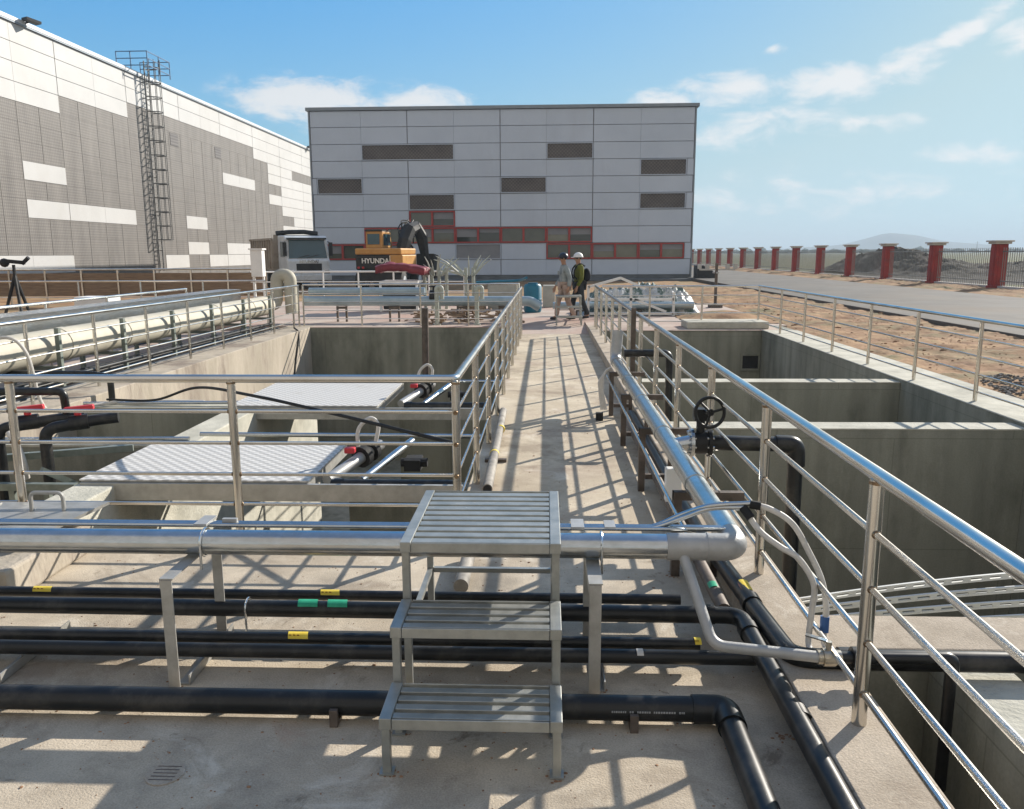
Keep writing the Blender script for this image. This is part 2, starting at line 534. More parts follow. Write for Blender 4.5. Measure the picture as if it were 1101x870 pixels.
for k_ in ('walk', 'floor', 'curb'):
    add_stain(MT[k_], (.7, .64, .54), 2.6, .56, .7, .75, seed=3.1)
    add_stain(MT[k_], (.19, .155, .115), 5.5, .6, .7, .8, seed=8.4)
    add_stain(MT[k_], (.25, .2, .15), .8, .52, .62, .65, seed=5.2)
    add_stain(MT[k_], (.42, .24, .16), 1.9, .62, .74, .45, seed=11.0)
    add_stain(MT[k_], (.14, .115, .09), 26, .68, .74, .6, seed=1.7)
add_stain(MT['checker'], (.35, .31, .25), 2.2, .55, .75, .5, seed=2.0)
add_stain(MT['step'], (.5, .47, .41), 14, .58, .72, .5, seed=1.0)
add_stain(MT['galv'], (.62, .62, .6), 9, .6, .75, .5, seed=6.0)
add_stain(MT['sheet'], (.4, .45, .54), .12, .5, .75, .6, (1, 1, .3), seed=4.0)
add_stain(MT['sheetw'], (.4, .385, .35), .15, .5, .75, .5, (1, 1, .3), seed=4.0)
add_stain(MT['pillar'], (.17, .06, .05), 2.5, .5, .7, .7, seed=4.0)
add_stain(MT['road'], (.2, .165, .125), .5, .55, .7, .6, (.5, .12, 1), seed=2.0)
add_stain(MT['soil'], (.23, .21, .1), 1.1, .55, .68, .7, seed=2.7)
add_stain(MT['soil'], (.09, .055, .035), 3.0, .55, .68, .7, seed=9.7)
add_stain(MT['truckwhite'], (.3, .27, .22), 1.6, .5, .7, .5, seed=1.4)
MT['weld'] = mat('weld_tint', (.2, .13, .08), (.38, .28, .18), .4, .9, scale=60)

# ------------------------------------------------------------------ mesh building
class MB:
    def __init__(self):
        self.v, self.f = [], []

    def add(self, vs, fs):
        o = len(self.v)
        self.v += [tuple(p) for p in vs]
        self.f += [tuple(i+o for i in q) for q in fs]
        return self

    def box(self, x0, x1, y0, y1, z0, z1):
        vs = [(x, y, z) for z in (z0, z1) for y in (y0, y1) for x in (x0, x1)]
        return self.add(vs, [(0, 2, 3, 1), (4, 5, 7, 6), (0, 1, 5, 4), (2, 6, 7, 3), (0, 4, 6, 2), (1, 3, 7, 5)])

    def cbox(self, c, s):
        return self.box(c[0]-s[0]/2, c[0]+s[0]/2, c[1]-s[1]/2, c[1]+s[1]/2, c[2]-s[2]/2, c[2]+s[2]/2)

    def obox(self, a, b, w, h, upv=(0, 0, 1)):
        """bar of section w x h from a to b"""
        a, b = Vector(a), Vector(b)
        d = (b-a).normalized()
        u = Vector(upv)
        if abs(d.dot(u)) > .98:
            u = Vector((0, 1, 0))
        s = d.cross(u).normalized()
        t = s.cross(d).normalized()
        vs = [p + s*(i*w/2) + t*(j*h/2) for p in (a, b) for (i, j) in ((-1, -1), (1, -1), (1, 1), (-1, 1))]
        return self.add(vs, [(3, 2, 1, 0), (4, 5, 6, 7), (0, 1, 5, 4), (1, 2, 6, 5), (2, 3, 7, 6), (3, 0, 4, 7)])

    def tube(self, pts, r, n=12, cap=True, hollow=False):
        pts = [Vector(p) for p in pts]
        rs = r if isinstance(r, (list, tuple)) else [r]*len(pts)
        rings = []
        d0 = (pts[1]-pts[0]).normalized()
        u = Vector((0, 0, 1)) if abs(d0.z) < .9 else Vector((1, 0, 0))
        u = (u - d0*u.dot(d0)).normalized()
        for i, p in enumerate(pts):
            if i == 0:
                d = d0
                k = 1
            elif i == len(pts)-1:
                d = (pts[i]-pts[i-1]).normalized()
                k = 1
            else:
                a = (pts[i]-pts[i-1]).normalized()
                b = (pts[i+1]-pts[i]).normalized()
                d = (a+b)
                d = d.normalized() if d.length > 1e-6 else a
                k = 1
            u = (u - d*u.dot(d)).normalized()
            w = d.cross(u)
            rings.append([p + (u*math.cos(2*math.pi*j/n) + w*math.sin(2*math.pi*j/n))*rs[i]*k for j in range(n)])
        vs = [q for rg in rings for q in rg]
        fs = []
        for i in range(len(pts)-1):
            for j in range(n):
                a, b = i*n+j, i*n+(j+1) % n
                fs.append((a, b, b+n, a+n))
        if cap:
            fs.append(tuple(range(n-1, -1, -1)))
            fs.append(tuple(range((len(pts)-1)*n, len(pts)*n)))
        return self.add(vs, fs)

    def cyl(self, a, b, r, n=14):
        return self.tube([a, b], r, n)

    def torus(self, c, axis, r1, r2, n=28, m=8):
        c, ax = Vector(c), Vector(axis).normalized()
        u = ax.orthogonal().normalized()
        w = ax.cross(u)
        vs, fs = [], []
        for i in range(n):
            t = 2*math.pi*i/n
            e = u*math.cos(t)+w*math.sin(t)
            for j in range(m):
                s = 2*math.pi*j/m
                vs.append(c + e*(r1 + r2*math.cos(s)) + ax*(r2*math.sin(s)))
        for i in range(n):
            for j in range(m):
                fs.append((i*m+j, ((i+1) % n)*m+j, ((i+1) % n)*m+(j+1) % m, i*m+(j+1) % m))
        return self.add(vs, fs)

    def prism(self, poly, axis, a, b):
        """extrude 2-D polygon along an axis: 'x' poly=(y,z), 'y' poly=(x,z), 'z' poly=(x,y)"""
        def P(p, t):
            return {'x': (t, p[0], p[1]), 'y': (p[0], t, p[1]), 'z': (p[0], p[1], t)}[axis]
        n = len(poly)
        vs = [P(p, a) for p in poly] + [P(p, b) for p in poly]
        fs = [tuple(range(n-1, -1, -1)), tuple(range(n, 2*n))] + [(i, (i+1) % n, (i+1) % n+n, i+n) for i in range(n)]
        return self.add(vs, fs)

    def dome(self, c, r, n=16, m=6, sq=1.0, full=False):
        c = Vector(c)
        vs, fs = [], []
        lo = -math.pi/2 if full else 0
        for i in range(m+1):
            t = lo + (math.pi/2-lo)*i/m
            for j in range(n):
                s = 2*math.pi*j/n
                vs.append((c.x+r*math.cos(t)*math.cos(s), c.y+r*math.cos(t)*math.sin(s), c.z+r*sq*math.sin(t)))
        for i in range(m):
            for j in range(n):
                fs.append((i*n+j, i*n+(j+1) % n, (i+1)*n+(j+1) % n, (i+1)*n+j))
        return self.add(vs, fs)


def wpos(o):
    p = Vector((0, 0, 0))
    while o:
        p += Vector(o.location)
        o = o.parent
    return p


def obj(name, mb, m, parent=None, smooth=False, local=False, bevel=0.0, base=None):
    """links mb as one mesh object; mb is in world coordinates unless local"""
    me = bpy.data.meshes.new(name)
    off = Vector((0, 0, 0))
    if not local:
        if parent is not None:
            off = wpos(parent)
        else:
            xs, ys, zs = zip(*mb.v)
            off = Vector(base) if base else Vector(((min(xs)+max(xs))/2, (min(ys)+max(ys))/2, min(zs)))
    me.from_pydata([Vector(p)-off for p in mb.v], [], mb.f)
    bm = bmesh.new()
    bm.from_mesh(me)
    bmesh.ops.recalc_face_normals(bm, faces=bm.faces)
    bm.to_mesh(me)
    bm.free()
    me.materials.append(MT[m] if isinstance(m, str) else m)
    o = bpy.data.objects.new(name, me)
    COL.objects.link(o)
    if parent is not None:
        o.parent = parent
    elif not local:
        o.location = off
    if smooth:
        for p in me.polygons:
            p.use_smooth = len(p.vertices) <= 4
        me.set_sharp_from_angle(angle=R(42))
    if bevel:
        b = o.modifiers.new('bevel', 'BEVEL')
        b.width = bevel
        b.segments = 2
        b.limit_method = 'ANGLE'
    return o


def tag(o, label=None, cat=None, group=None, kind=None):
    if label:
        o['label'] = label
    if cat:
        o['category'] = cat
    if group:
        o['group'] = group
    if kind:
        o['kind'] = kind
    return o


def thing(name, label, cat, loc=(0, 0, 0), rz=0.0, group=None):
    o = bpy.data.objects.new(name, None)
    o.empty_display_size = .1
    COL.objects.link(o)
    o.location = loc
    o.rotation_euler = (0, 0, rz)
    return tag(o, label, cat, group)


def copy_tree(o, parent=None):
    c = o.copy()
    COL.objects.link(c)
    c.parent = parent
    for ch in list(o.children):
        copy_tree(ch, c)
    return c


def fillet(pts, r, n=6):
    pts = [Vector(p) for p in pts]
    rr = r if isinstance(r, (list, tuple)) else [r]*len(pts)
    out = [pts[0]]
    for i in range(1, len(pts)-1):
        a, b, c = pts[i-1], pts[i], pts[i+1]
        u, v = (a-b).normalized(), (c-b).normalized()
        k = min(rr[i], (a-b).length*.49, (c-b).length*.49)
        p, q = b+u*k, b+v*k
        for j in range(n+1):
            t = j/n
            out.append(p*(1-t)**2 + b*2*t*(1-t) + q*t*t)
    out.append(pts[-1])
    return out


def smooth_path(pts, n=8):
    """Catmull-Rom through points"""
    P = [Vector(p) for p in pts]
    P = [P[0]*2-P[1]] + P + [P[-1]*2-P[-2]]
    out = []
    for i in range(1, len(P)-2):
        for j in range(n):
            t = j/n
            a, b, c, d = P[i-1], P[i], P[i+1], P[i+2]
            out.append(.5*((2*b) + (c-a)*t + (2*a-5*b+4*c-d)*t*t + (3*b-a-3*c+d)*t**3))
    out.append(P[-2])
    return out


def text_mb(txt, size, depth=.01):
    cu = bpy.data.curves.new('lettering', 'FONT')
    cu.body = txt
    cu.size = size
    cu.extrude = depth
    cu.align_x = 'CENTER'
    cu.offset = size*.02
    cu.resolution_u = 3
    t = bpy.data.objects.new('lettering', cu)
    COL.objects.link(t)
    bpy.context.view_layer.update()
    me = bpy.data.meshes.new_from_object(t.evaluated_get(bpy.context.evaluated_depsgraph_get()))
    mb = MB()
    mb.add([v.co.copy() for v in me.vertices], [tuple(p.vertices) for p in me.polygons])
    bpy.data.objects.remove(t)
    bpy.data.curves.remove(cu)
    bpy.data.meshes.remove(me)
    return mb


def fbm(x, y, z=0.0, o=4):
    return mnoise.fractal(Vector((x, y, z)), 1.0, 2.0, o)


# ------------------------------------------------------------------ ground, roads, yard
g = MB()
FAR = 4200
for x0, x1, y0, y1 in ((-FAR, -10.5, -600, FAR), (5.7, FAR, -600, FAR), (-10.5, 5.7, -600, -4.5), (-10.5, 5.7, 20.5, FAR)):
    g.add([(x0, y0, -.05), (x1, y0, -.05), (x1, y1, -.05), (x0, y1, -.05)], [(0, 1, 2, 3)])
o = obj('ground', g, 'soil', base=(0, 0, -.05))
tag(o, kind='structure')
fl = MB()
for x0, x1, y0, y1 in ((22.6, FAR, -600, FAR), (-FAR, 22.6, 130, FAR)):
    fl.add([(x0, y0, -.02), (x1, y0, -.02), (x1, y1, -.02), (x0, y1, -.02)], [(0, 1, 2, 3)])
tag(obj('field', fl, 'field', base=(200, 200, -.02)), kind='structure')


def height_grid(x0, x1, y0, y1, nx, ny, fz):
    m = MB()
    vs = []
    for j in range(ny+1):
        for i in range(nx+1):
            x, y = x0+(x1-x0)*i/nx, y0+(y1-y0)*j/ny
            vs.append((x, y, fz(x, y)))
    fs = [(j*(nx+1)+i, j*(nx+1)+i+1, (j+1)*(nx+1)+i+1, (j+1)*(nx+1)+i) for j in range(ny) for i in range(nx)]
    return m.add(vs, fs)


def soil_z(x, y):
    e = min(1, max(0, (x-5.7)*2))
    return .0 + e*(.06 + .08*fbm(x*.5, y*.5) + .03*fbm(x*2.1, y*2.1, 3) + .018*fbm(x*7, y*7, 5))


sg = height_grid(5.72, 10.6, -4, 46, 84, 640, soil_z)
tag(obj('soil_verge', sg, 'soil', smooth=True), kind='structure')
sg = height_grid(18.05, 22.6, -4, 110, 36, 420, lambda x, y: .04+.12*min(1, (x-18)*1.2) + .09*fbm(x*.6, y*.6, 9)+.05*fbm(x*2.5, y*2.5))
tag(obj('soil_strip', sg, 'soil', smooth=True), kind='structure')
rb = MB()


def stone(m, x, y, z, s):
    vs, fs = [], []
    n = 6
    rnd = [random.uniform(.6, 1.15) for _ in range(n*2+2)]
    rz = random.uniform(0, 6.3)
    sx, sy, sz = s*random.uniform(.7, 1.4), s*random.uniform(.6, 1.1), s*random.uniform(.45, .8)
    for k, (zz, rr) in enumerate(((-.3, .9), (.45, .75))):
        for i in range(n):
            t = 2*math.pi*i/n+k*.5+rz
            q = rnd[k*n+i]*rr
            vs.append((x+sx*q*math.cos(t), y+sy*q*math.sin(t), z+sz*(zz+.2*(rnd[i]-1))))
    vs.append((x, y, z+sz*.75))
    for i in range(n):
        fs.append((i, (i+1) % n, n+(i+1) % n, n+i))
        fs.append((n+i, n+(i+1) % n, 2*n))
    m.add(vs, fs)


for i in range(4200):
    x = random.uniform(5.9, 10.1)
    y = 5+36*random.random()**1.4
    if fbm(x*.6, y*.6, 11) < -.1 and random.random() < .75:
        continue
    s = min(.14, .008+.03*random.random()**3+(.07*random.random() if random.random() < .035 else 0))
    stone(rb, x, y, soil_z(x, y), s)
tag(obj('rubble', rb, 'rubble'), 'brown earth clods and stones scattered over the bare soil beside the road', 'rubble', kind='stuff')
gv = MB()
for i in range(2600):
    a, q = random.uniform(0, 6.3), random.random()**.6
    x, y = 6.75+.85*q*math.cos(a), 9.3+3.2*q*math.sin(a)
    stone(gv, x, y, soil_z(x, y)+.01, random.uniform(.018, .04))
tag(obj('gravel', gv, 'gravel'), 'patch of dark grey gravel spilled on the soil beside the basin rim', 'gravel', kind='stuff')

rd = MB()
rd.box(10.15, 18.2, -40, 150, -.04, .13)
tag(obj('road', rd, 'road', bevel=.02), kind='structure')

# paved yard beyond the basins and concrete floors
m = MB()
m.prism([(19.5, .003), (20.3, .04), (21.6, .13), (31, .13), (31, -.3), (20.3, -.3), (20.3, -.02), (19.5, .0015)], 'x', -.64, 1.02)
m.box(1.02, 5.9, 20.3, 28.5, -.3, .13)
m.box(-10.5, -.64, 20.3, 31, -.3, .13)
tag(obj('paved_yard', m, 'yard'), kind='structure')
m = MB()
m.box(-.64, 1.02, 5.1, 20.297, -3.2, 0)
tag(obj('walkway', m, 'walk', bevel=.008), kind='structure')
m = MB()
m.box(-10.5, 1.02, -4.5, 5.097, -3.2, 0)
tag(obj('pavement', m, 'floor'), kind='structure')
m = MB()
m.box(-10.5, -6.42, 5.1, 20.297, -3.2, .02)
tag(obj('service_path', m, 'yard'), kind='structure')

# ------------------------------------------------------------------ concrete basins
bas = thing('concrete_basin', 'open row of deep concrete basins on the soil side with pale cross walls', 'basin', (3.1, 10, -3.2))
m = MB()
m.box(1.322, 4.948, -4.5, 20.3, -3.3, -3.2)
obj('floor', m, 'tank', bas)
m = MB()
m.box(1.02, 1.32, -4.5, 20.3, -3.2, .14)
obj('kerb_wall', m, 'curb', bas, bevel=.008)
for y0, y1, z in ((8.4, 8.72, .1), (11.5, 11.8, .1)):
    m = MB()
    m.box(1.322, 4.948, y0, y1, -3.2, z-.012)
    w_ = obj('cross_wall', m, 'tank', bas)
    m = MB()
    m.box(1.322, 4.948, y0-.004, y1+.004, z-.01, z+.004)
    obj('rim', m, 'rim', w_)
m = MB()
m.box(1.322, 4.948, 19.0, 20.297, -3.2, .12)
o = obj('end_wall', m, 'tank', bas)
m = MB()
m.box(1.33, 5.4, 18.98, 20.29, .122, .135)
obj('rim', m, 'yard', o)
m = MB()
for a_, b_ in (((4.5, -.8), (4.94, -.75)), ((4.5, -.45), (4.94, -.4))):
    m.box(a_[0], b_[0], 18.96, 18.995, a_[1], b_[1])
m.box(4.5, 4.54, 18.96, 18.995, -.75, -.45)
m.box(4.9, 4.94, 18.96, 18.995, -.75, -.45)
obj('opening_frame', m, 'tank', o)
m = MB()
m.box(4.54, 4.9, 18.985, 18.998, -.75, -.45)
obj('opening', m, 'rubber', o)
m = MB()
m.box(1.322, 5.0, 3.55, 3.9, -3.2, .09)
o = obj('near_beam', m, 'tank', bas)
m = MB()
m.box(1.325, 5.0, 3.546, 3.904, .092, .112)
obj('rim', m, 'curb', o, bevel=.01)
m = MB()
m.box(1.76, 2.03, -4.5, 3.54, -3.2, .085)
o = obj('channel_wall', m, 'tank', bas)
m = MB()
m.box(1.757, 2.033, -4.5, 3.543, .087, .1)
obj('rim', m, 'rim', o, bevel=.008)
m = MB()
m.box(4.952, 5.72, -4.5, 20.3, -3.2, .13)
o = obj('outer_wall', m, 'tank', bas)
m = MB()
m.box(4.949, 5.4, -4.5, 18.97, .132, .146)
m.box(5.4, 5.75, -4.5, 18.97, .08, .137)
obj('rim', m, 'rim', o, bevel=.01)
m = MB()
m.box(3.3, 5.2, 19.3, 20.2, .137, .3)
o = obj('access_hatch', m, 'rim', bas, bevel=.02)

bl = thing('concrete_basin', 'open concrete basins with covered inner pits beside the cream pipe gallery', 'basin', (-3.2, 10, -3.2))
m = MB()
m.box(-5.75, -.642, 5.1, 19.8, -3.3, -3.2)
obj('floor', m, 'tank', bl)
m = MB()
m.box(-6.418, -5.752, 5.1, 20.297, -3.2, .14)
obj('outer_wall', m, 'leftrim', bl, bevel=.012)
m = MB()
m.box(-5.748, -.645, 19.8, 20.297, -3.2, .125)
o = obj('end_wall', m, 'tank', bl)
m = MB()
m.box(-5.75, -.645, 19.797, 20.294, .127, .142)
obj('rim', m, 'yard', o)
m = MB()
m.box(-3.75, -3.42, 5.1, 11.9, -3.2, .1)
obj('inner_wall', m, 'rim', bl, bevel=.012)
for y0, y1 in ((7.62, 7.82), (9.6, 9.84)):
    m = MB()
    m.box(-5.749, -3.752, y0, y1, -3.2, .05)
    o = obj('cross_wall', m, 'tank', bl)
    m = MB()
    m.box(-5.748, -3.753, y0-.004, y1+.004, .052, .075)
    obj('rim', m, 'rim', o)
for y0, x1 in ((7.55, -1.9), (10.9, -2.0)):
    m = MB()
    m.box(x1, -.643, y0, y0+.22, -3.2, -.32)
    obj('cross_wall', m, 'tank', bl)
m = MB()
m.box(-5.0, -2.95, 4.12, 5.0, 0.002, .2)
o = obj('upstand', m, 'leftrim', bl, bevel=.02)

# cover plates on beams
for k, (x0, x1, y0, y1, lab) in enumerate(((-3.72, -1.87, 6.17, 7.5, 'wide grey checker plate cover nearest the front railing over the pit'),
                                           (-3.75, -1.98, 9.4, 11.3, 'farther grey checker plate cover over the second pit'))):
    t = thing('pit_cover', lab, 'cover plate', ((x0+x1)/2, (y0+y1)/2, .1), group='checker plate pit covers')
    m = MB()
    m.box(x0, x1, y0+.003, y1, .128, .14)
    obj('plate', m, 'checker', t)
    m = MB()
    m.box(x0+.01, x1-.01, y0+.01, y0+.06, .0, .126)
    m.box(x1-.06, x1-.01, y0+.06, y1-.06, .03, .126)
    m.box(x0+.01, x1-.01, y1-.06, y1-.01, .03, .126)
    obj('edge_frame', m, 'angle', t)
    t2 = tag(obj('steel_beam', MB().box(-3.7, -.645, y0-.03, y0+.004, -.02, .118).box(-3.4, -.645, y0+.065, y0+.2, -.02, .0), 'angle'),
             ('near' if k == 0 else 'far') + (' grey channel beam under the front edge of the wide checker plate cover' if k == 0 else ' grey channel beam under the smaller checker plate cover'), 'beam')

# tilted lid with handle on the upstand
t = thing('hatch_lid', 'pale grey plate lid with a bent bar handle on the raised upstand', 'hatch lid', (-3.4, 4.75, .2))
m = MB()
m.add([(-4.4, 4.42, .22), (-3.05, 4.42, .235), (-2.84, 5.02, .3), (-4.4, 5.02, .28), (-4.4, 4.42, .24), (-3.05, 4.42, .255), (-2.84, 5.02, .32), (-4.4, 5.02, .3)],
      [(3, 2, 1, 0), (4, 5, 6, 7), (0, 1, 5, 4), (1, 2, 6, 5), (2, 3, 7, 6), (3, 0, 4, 7)])
obj('plate', m, 'angle', t)
m = MB()
for x in (-3.75, -3.55):
    m.obox((x, 4.43, .262), (x, 5.0, .312), .012, .01)
obj('rib', m, 'angle', t)
m = MB()
m.tube(fillet([(-3.27, 4.88, .29), (-3.27, 4.88, .42), (-3.06, 4.88, .42), (-3.06, 4.88, .29)], .04), .013, 8)
obj('handle', m, 'angle', t, smooth=True)


# ------------------------------------------------------------------ railings
RAIL_Z = (.90, .69, .48, .275)


def railing(name, label, paths, posts, ztop, zbase, rt_=.027, rm=.0125, rp=.0275, zs=None, m='steel', cat='railing', group=None, n=12):
    """paths: list of polylines (x,y); posts: list of (x,y)"""
    x, y = posts[0]
    t = thing(name, label, cat, (x, y, zbase), group=group)
    zs = zs if zs is not None else [z_ + (ztop-1.115) for z_ in RAIL_Z]
    for pl in paths:
        obj('top_rail', MB().tube(fillet([(p[0], p[1], ztop) for p in pl], .06, 5) if len(pl) > 2 else [(p[0], p[1], ztop) for p in pl], rt_, n), m, t, True)
        for z in zs:
            obj('middle_rail', MB().tube([(p[0], p[1], z) for p in pl], rm, 8), m, t, True)
    for (px, py) in posts:
        b = MB().tube([(px, py, zbase), (px, py, zbase+.008), (px, py, ztop-rt_*.6)], [rp, rp, rp], n)
        p = obj('post', b, m, t, True)
        if m == 'steel' and py < 10 and abs(px) < 4:
            along_x = abs(py-5.14) < .01 and px < -.6
            for z in zs:
                for sg in (-1, 1):
                    d = Vector((sg, 0, 0)) if along_x else Vector((0, sg, 0))
                    c = Vector((px, py, z))+d*(rp-.003)
                    obj('weld', MB().tube([c, c+d*.008], [rm+.005, rm+.0015], 10), 'weld', p, True)
            obj('weld', MB().tube([(px, py, ztop-rt_-.006), (px, py, ztop-rt_+.006)], rp+.002, n), 'weld', p, True)
    return t


PX = 1.19
ry = [-1.55+1.479*k for k in range(15)]
ry = [-.07, 1.405] + [2.885+1.485*k for k in range(12)]
railing('railing', 'long five bar steel railing on the kerb right of the walkway, above the valve', [[(PX, -.4), (PX, 19.9)]],
        [(PX, y) for y in ry if y < 19.8]+[(PX, 19.85)], 1.113, .14)
ly = [5.14+1.47*k for k in range(1, 10)]
railing('railing', 'five bar steel railing turning the corner beside the steps and along the walkway', [[(-7.0, 5.14), (-.575, 5.14), (-.575, 19.2)]],
        [(-.575, 5.14), (-2.03, 5.14), (-3.5, 5.14), (-4.97, 5.14), (-6.44, 5.14)]+[(-.575, y) for y in ly]+[(-.575, 19.17)], 1.113, 0.0)
oy = [3.4, 5.0, 6.5, 8.15, 9.8, 11.45, 13.1, 14.75, 16.4, 18.05, 19.95]
railing('railing', 'outer railing along the soil side rim of the basins and across their far end', [[(5.1, 2.0), (5.1, 19.95), (1.35, 19.95)]],
        [(5.1, y) for y in oy]+[(3.75, 19.95), (2.5, 19.95)], 1.10, .145, rt_=.025, rp=.024, rm=.012)
gy = [2.0+1.47*k for k in range(13)]
railing('railing', 'railing along the left rim in front of the cream pipe gallery', [[(-6.1, 5.2), (-6.1, 20.1)]],
        [(-6.1, y) for y in gy if y > 5.2]+[(-6.1, 20.08)], 1.14, .14, rt_=.024, rm=.011, rp=.023, n=10)
railing('railing', 'railing behind the cream pipe on the far side of the gallery', [[(-8.1, 5.0), (-8.1, 18.3)]],
        [(-8.1, 5.4+1.9*k) for k in range(7)]+[(-8.1, 18.28)], 1.14, .02, rt_=.024, rm=.011, rp=.023, zs=(.75, .45), n=10)
railing('railing', 'railing across the far end of the left basins behind the slim white vents', [[(-6.0, 20.15), (-.66, 20.15)]],
        [(-6.0, 20.15), (-4.55, 20.15), (-3.08, 20.15), (-1.9, 20.15), (-.7, 20.15)], 1.16, .14, rt_=.022, rm=.011, rp=.022, n=10)
railing('railing', 'pale low railing at the far left edge of the yard below the dump truck', [[(-10.3, 28.5), (-2.8, 28.5)]],
        [(-10.2+1.23*k, 28.5) for k in range(7)], 1.3, .13, rt_=.03, rm=.016, rp=.028, zs=(.95, .62), m='white', n=8)
railing('railing', 'railing crossing behind the pipe gallery below the long cladded wall', [[(-15, 20.4), (-7.0, 20.4)]],
        [(-15+1.6*k, 20.4) for k in range(6)], 1.25, -.05, rt_=.022, rm=.011, rp=.022, zs=(.85, .45), n=8)
t = thing('railing', 'brown boarded rail fence at the foot of the long cladded wall', 'railing', (-16, 31, 0))
obj('board_panel', MB().box(-22, -10.6, 31.0, 31.05, .35, 1.22), 'timber', t)
obj('top_rail', MB().tube([(-22, 30.97, 1.36), (-10.6, 30.97, 1.36)], .035, 8), 'steel', t)
for k in range(9):
    obj('post', MB().box(-22+1.42*k-.03, -22+1.42*k+.03, 30.93, 30.99, -.05, 1.33), 'steel', t)

# ------------------------------------------------------------------ stepped platform (near and far)
def make_steps():
    t = thing('metal_steps', 'three tread grey metal steps bridging the pipes in the foreground', 'steps', (-.27, 2.7, 0))
    x0, x1 = -.335, .335

    def tread(y0, y1, z, n, fh=.045, side=.045):
        fr = MB()
        fr.box(x0, x0+side, y0, y1, z-fh, z)
        fr.box(x1-side, x1, y0, y1, z-fh, z)
        fr.box(x0+side+.002, x1-side-.002, y0, y0+.006, z-fh, z-.002)
        fr.box(x0+side+.002, x1-side-.002, y1-.006, y1, z-fh, z-.002)
        f_ = obj('tread', fr, 'step', t, local=True, bevel=.003)
        sl = MB()
        w = (y1-y0-.02)/n
        for k in range(n):
            a = y0+.01+k*w
            sl.box(x0+side+.001, x1-side-.001, a+.006, a+w-.018, z-.03, z-.004)
        obj('slats', sl, 'step', f_, local=True, bevel=.003)
    tread(0, .26, .235, 4)
    tread(.255, .525, .468, 4)
    tread(.52, 1.285, .72, 10)
    for yy, z in ((.03, .19), (.285, .423), (.55, .675), (1.245, .675)):
        for x in (x0+.02, x1-.02):
            b = MB().box(x-.016, x+.016, yy-.016, yy+.016, 0.0, z)
            l_ = obj('leg', b, 'step', t, local=True, bevel=.003)
            obj('foot_plate', MB().box(x-.026, x+.026, yy-.026, yy+.026, .0015, .008), 'step', l_, local=True)
    for x in (x0+.02, x1-.02):
        obj('brace', MB().box(x-.012, x+.012, .567, 1.228, .3, .324), 'step', t, local=True)
    obj('brace', MB().box(x0+.038, x1-.038, 1.233, 1.257, .3, .324), 'step', t, local=True)
    return t


st = make_steps()
far = copy_tree(st)
far.location = (.59, 20.8, .09)
far.rotation_euler.z = 0
far['label'] = 'small grey metal steps at the far end of the walkway beside the two workers'


# ------------------------------------------------------------------ pipes
def band(m, p, axis, r, w=.03):
    p, a = Vector(p), Vector(axis)
    return m.tube([p-a*w/2, p+a*w/2], r, 20)


# big galvanised pipe: across the foreground then along the walkway
t = thing('galvanised_pipe', 'thick galvanised pipe crossing the foreground under the steps and turning along the walkway', 'pipe', (-1, 3.62, .53))
PZ, PYc, PXc, PR = .585, 3.57, .865, .058
obj('cross_run', MB().tube([(-5.5, PYc, PZ), (.55, PYc, PZ)], PR, 28), 'galv', t, True)
e = MB().tube([(.55, PYc, PZ), (.6, PYc, PZ), (.72, PYc, PZ)] + fillet([(.72, PYc, PZ), (PXc, PYc, PZ), (PXc, PYc+.145, PZ)], .13, 10)[1:], PR+.004, 28)
obj('elbow', e, 'galvpaint', t, True)
obj('long_run', MB().tube([(PXc, PYc+.14, PZ), (PXc, 9.97, PZ)], PR+.004, 28), 'galv', t, True)
for y in (4.6, 5.95, 7.3, 8.5):
    obj('coupling', band(MB(), (PXc, y, PZ), (0, 1, 0), PR+.009, .05), 'galv', t, True)
obj('coupling', band(MB(), (.735, PYc, PZ), (1, 0, 0), PR+.007, .008), 'galvpaint', t, True)
b = MB().tube(fillet([(PXc, 9.9, PZ), (PXc, 10.16, PZ), (PXc+.03, 10.2, .95)], .15, 10), PR+.012, 22)
obj('end_elbow', b, 'galvpaint', t, True)
for x, lab in ((-1.62, 1), (.215, 1), (-3.6, 1)):
    c = MB().torus((x+.04, PYc, PZ), (1, 0, 0), PR+.006, .006, 28, 6)
    c.cyl((x+.04, PYc-PR-.006, PZ), (x+.04, PYc-PR-.006, PZ-.11), .006, 8)
    obj('clamp', c, 'chrome', t, True)

# angle iron supports in the foreground
def cross_support(x, label):
    s = thing('pipe_support', label, 'pipe support', (x, 3.55, 0), group='angle iron stands under the galvanised pipe')
    for yy, z1 in ((3.28, .515), (3.82, .515)):
        lm = MB()
        lm.box(x-.025, x+.025, yy-.003, yy+.003, 0, z1)
        lm.box(x-.025, x-.019, yy+.004, yy+.05, 0, z1)
        obj('leg', lm, 'angle', s)
    hb = MB().box(x-.03, x+.03, 3.28, 3.83, .516, .522).box(x-.03, x-.024, 3.28, 3.83, .475, .515)
    obj('cross_bar', hb, 'angle', s)
    obj('foot_bar', MB().box(x-.005, x+.05, 3.32, 3.84, .002, .008).box(x+.046, x+.052, 3.32, 3.84, .009, .05), 'angle', s)
    return s


cross_support(-1.64, 'angle iron stand under the galvanised pipe left of the steps')
cross_support(.215, 'angle iron stand under the galvanised pipe right of the steps')
cross_support(-3.62, 'angle iron stand under the galvanised pipe beside the raised concrete upstand')
for i, (x, y0, y1) in enumerate(((-2.48, 3.3, 3.85),)):
    s = thing('pipe_support', 'low angle iron bracket lying on the floor at the left under the black pipes', 'pipe support', (x, y0, 0), group='low floor brackets')
    obj('bracket', MB().box(x-.035, x+.03, y0, y1, .002, .01).box(x+.028, x+.034, y0, y1, .011, .05), 'angle', s)
    obj('stud', MB().cyl((x, 3.52, .01), (x, 3.52, .085), .012, 8), 'angle', s)


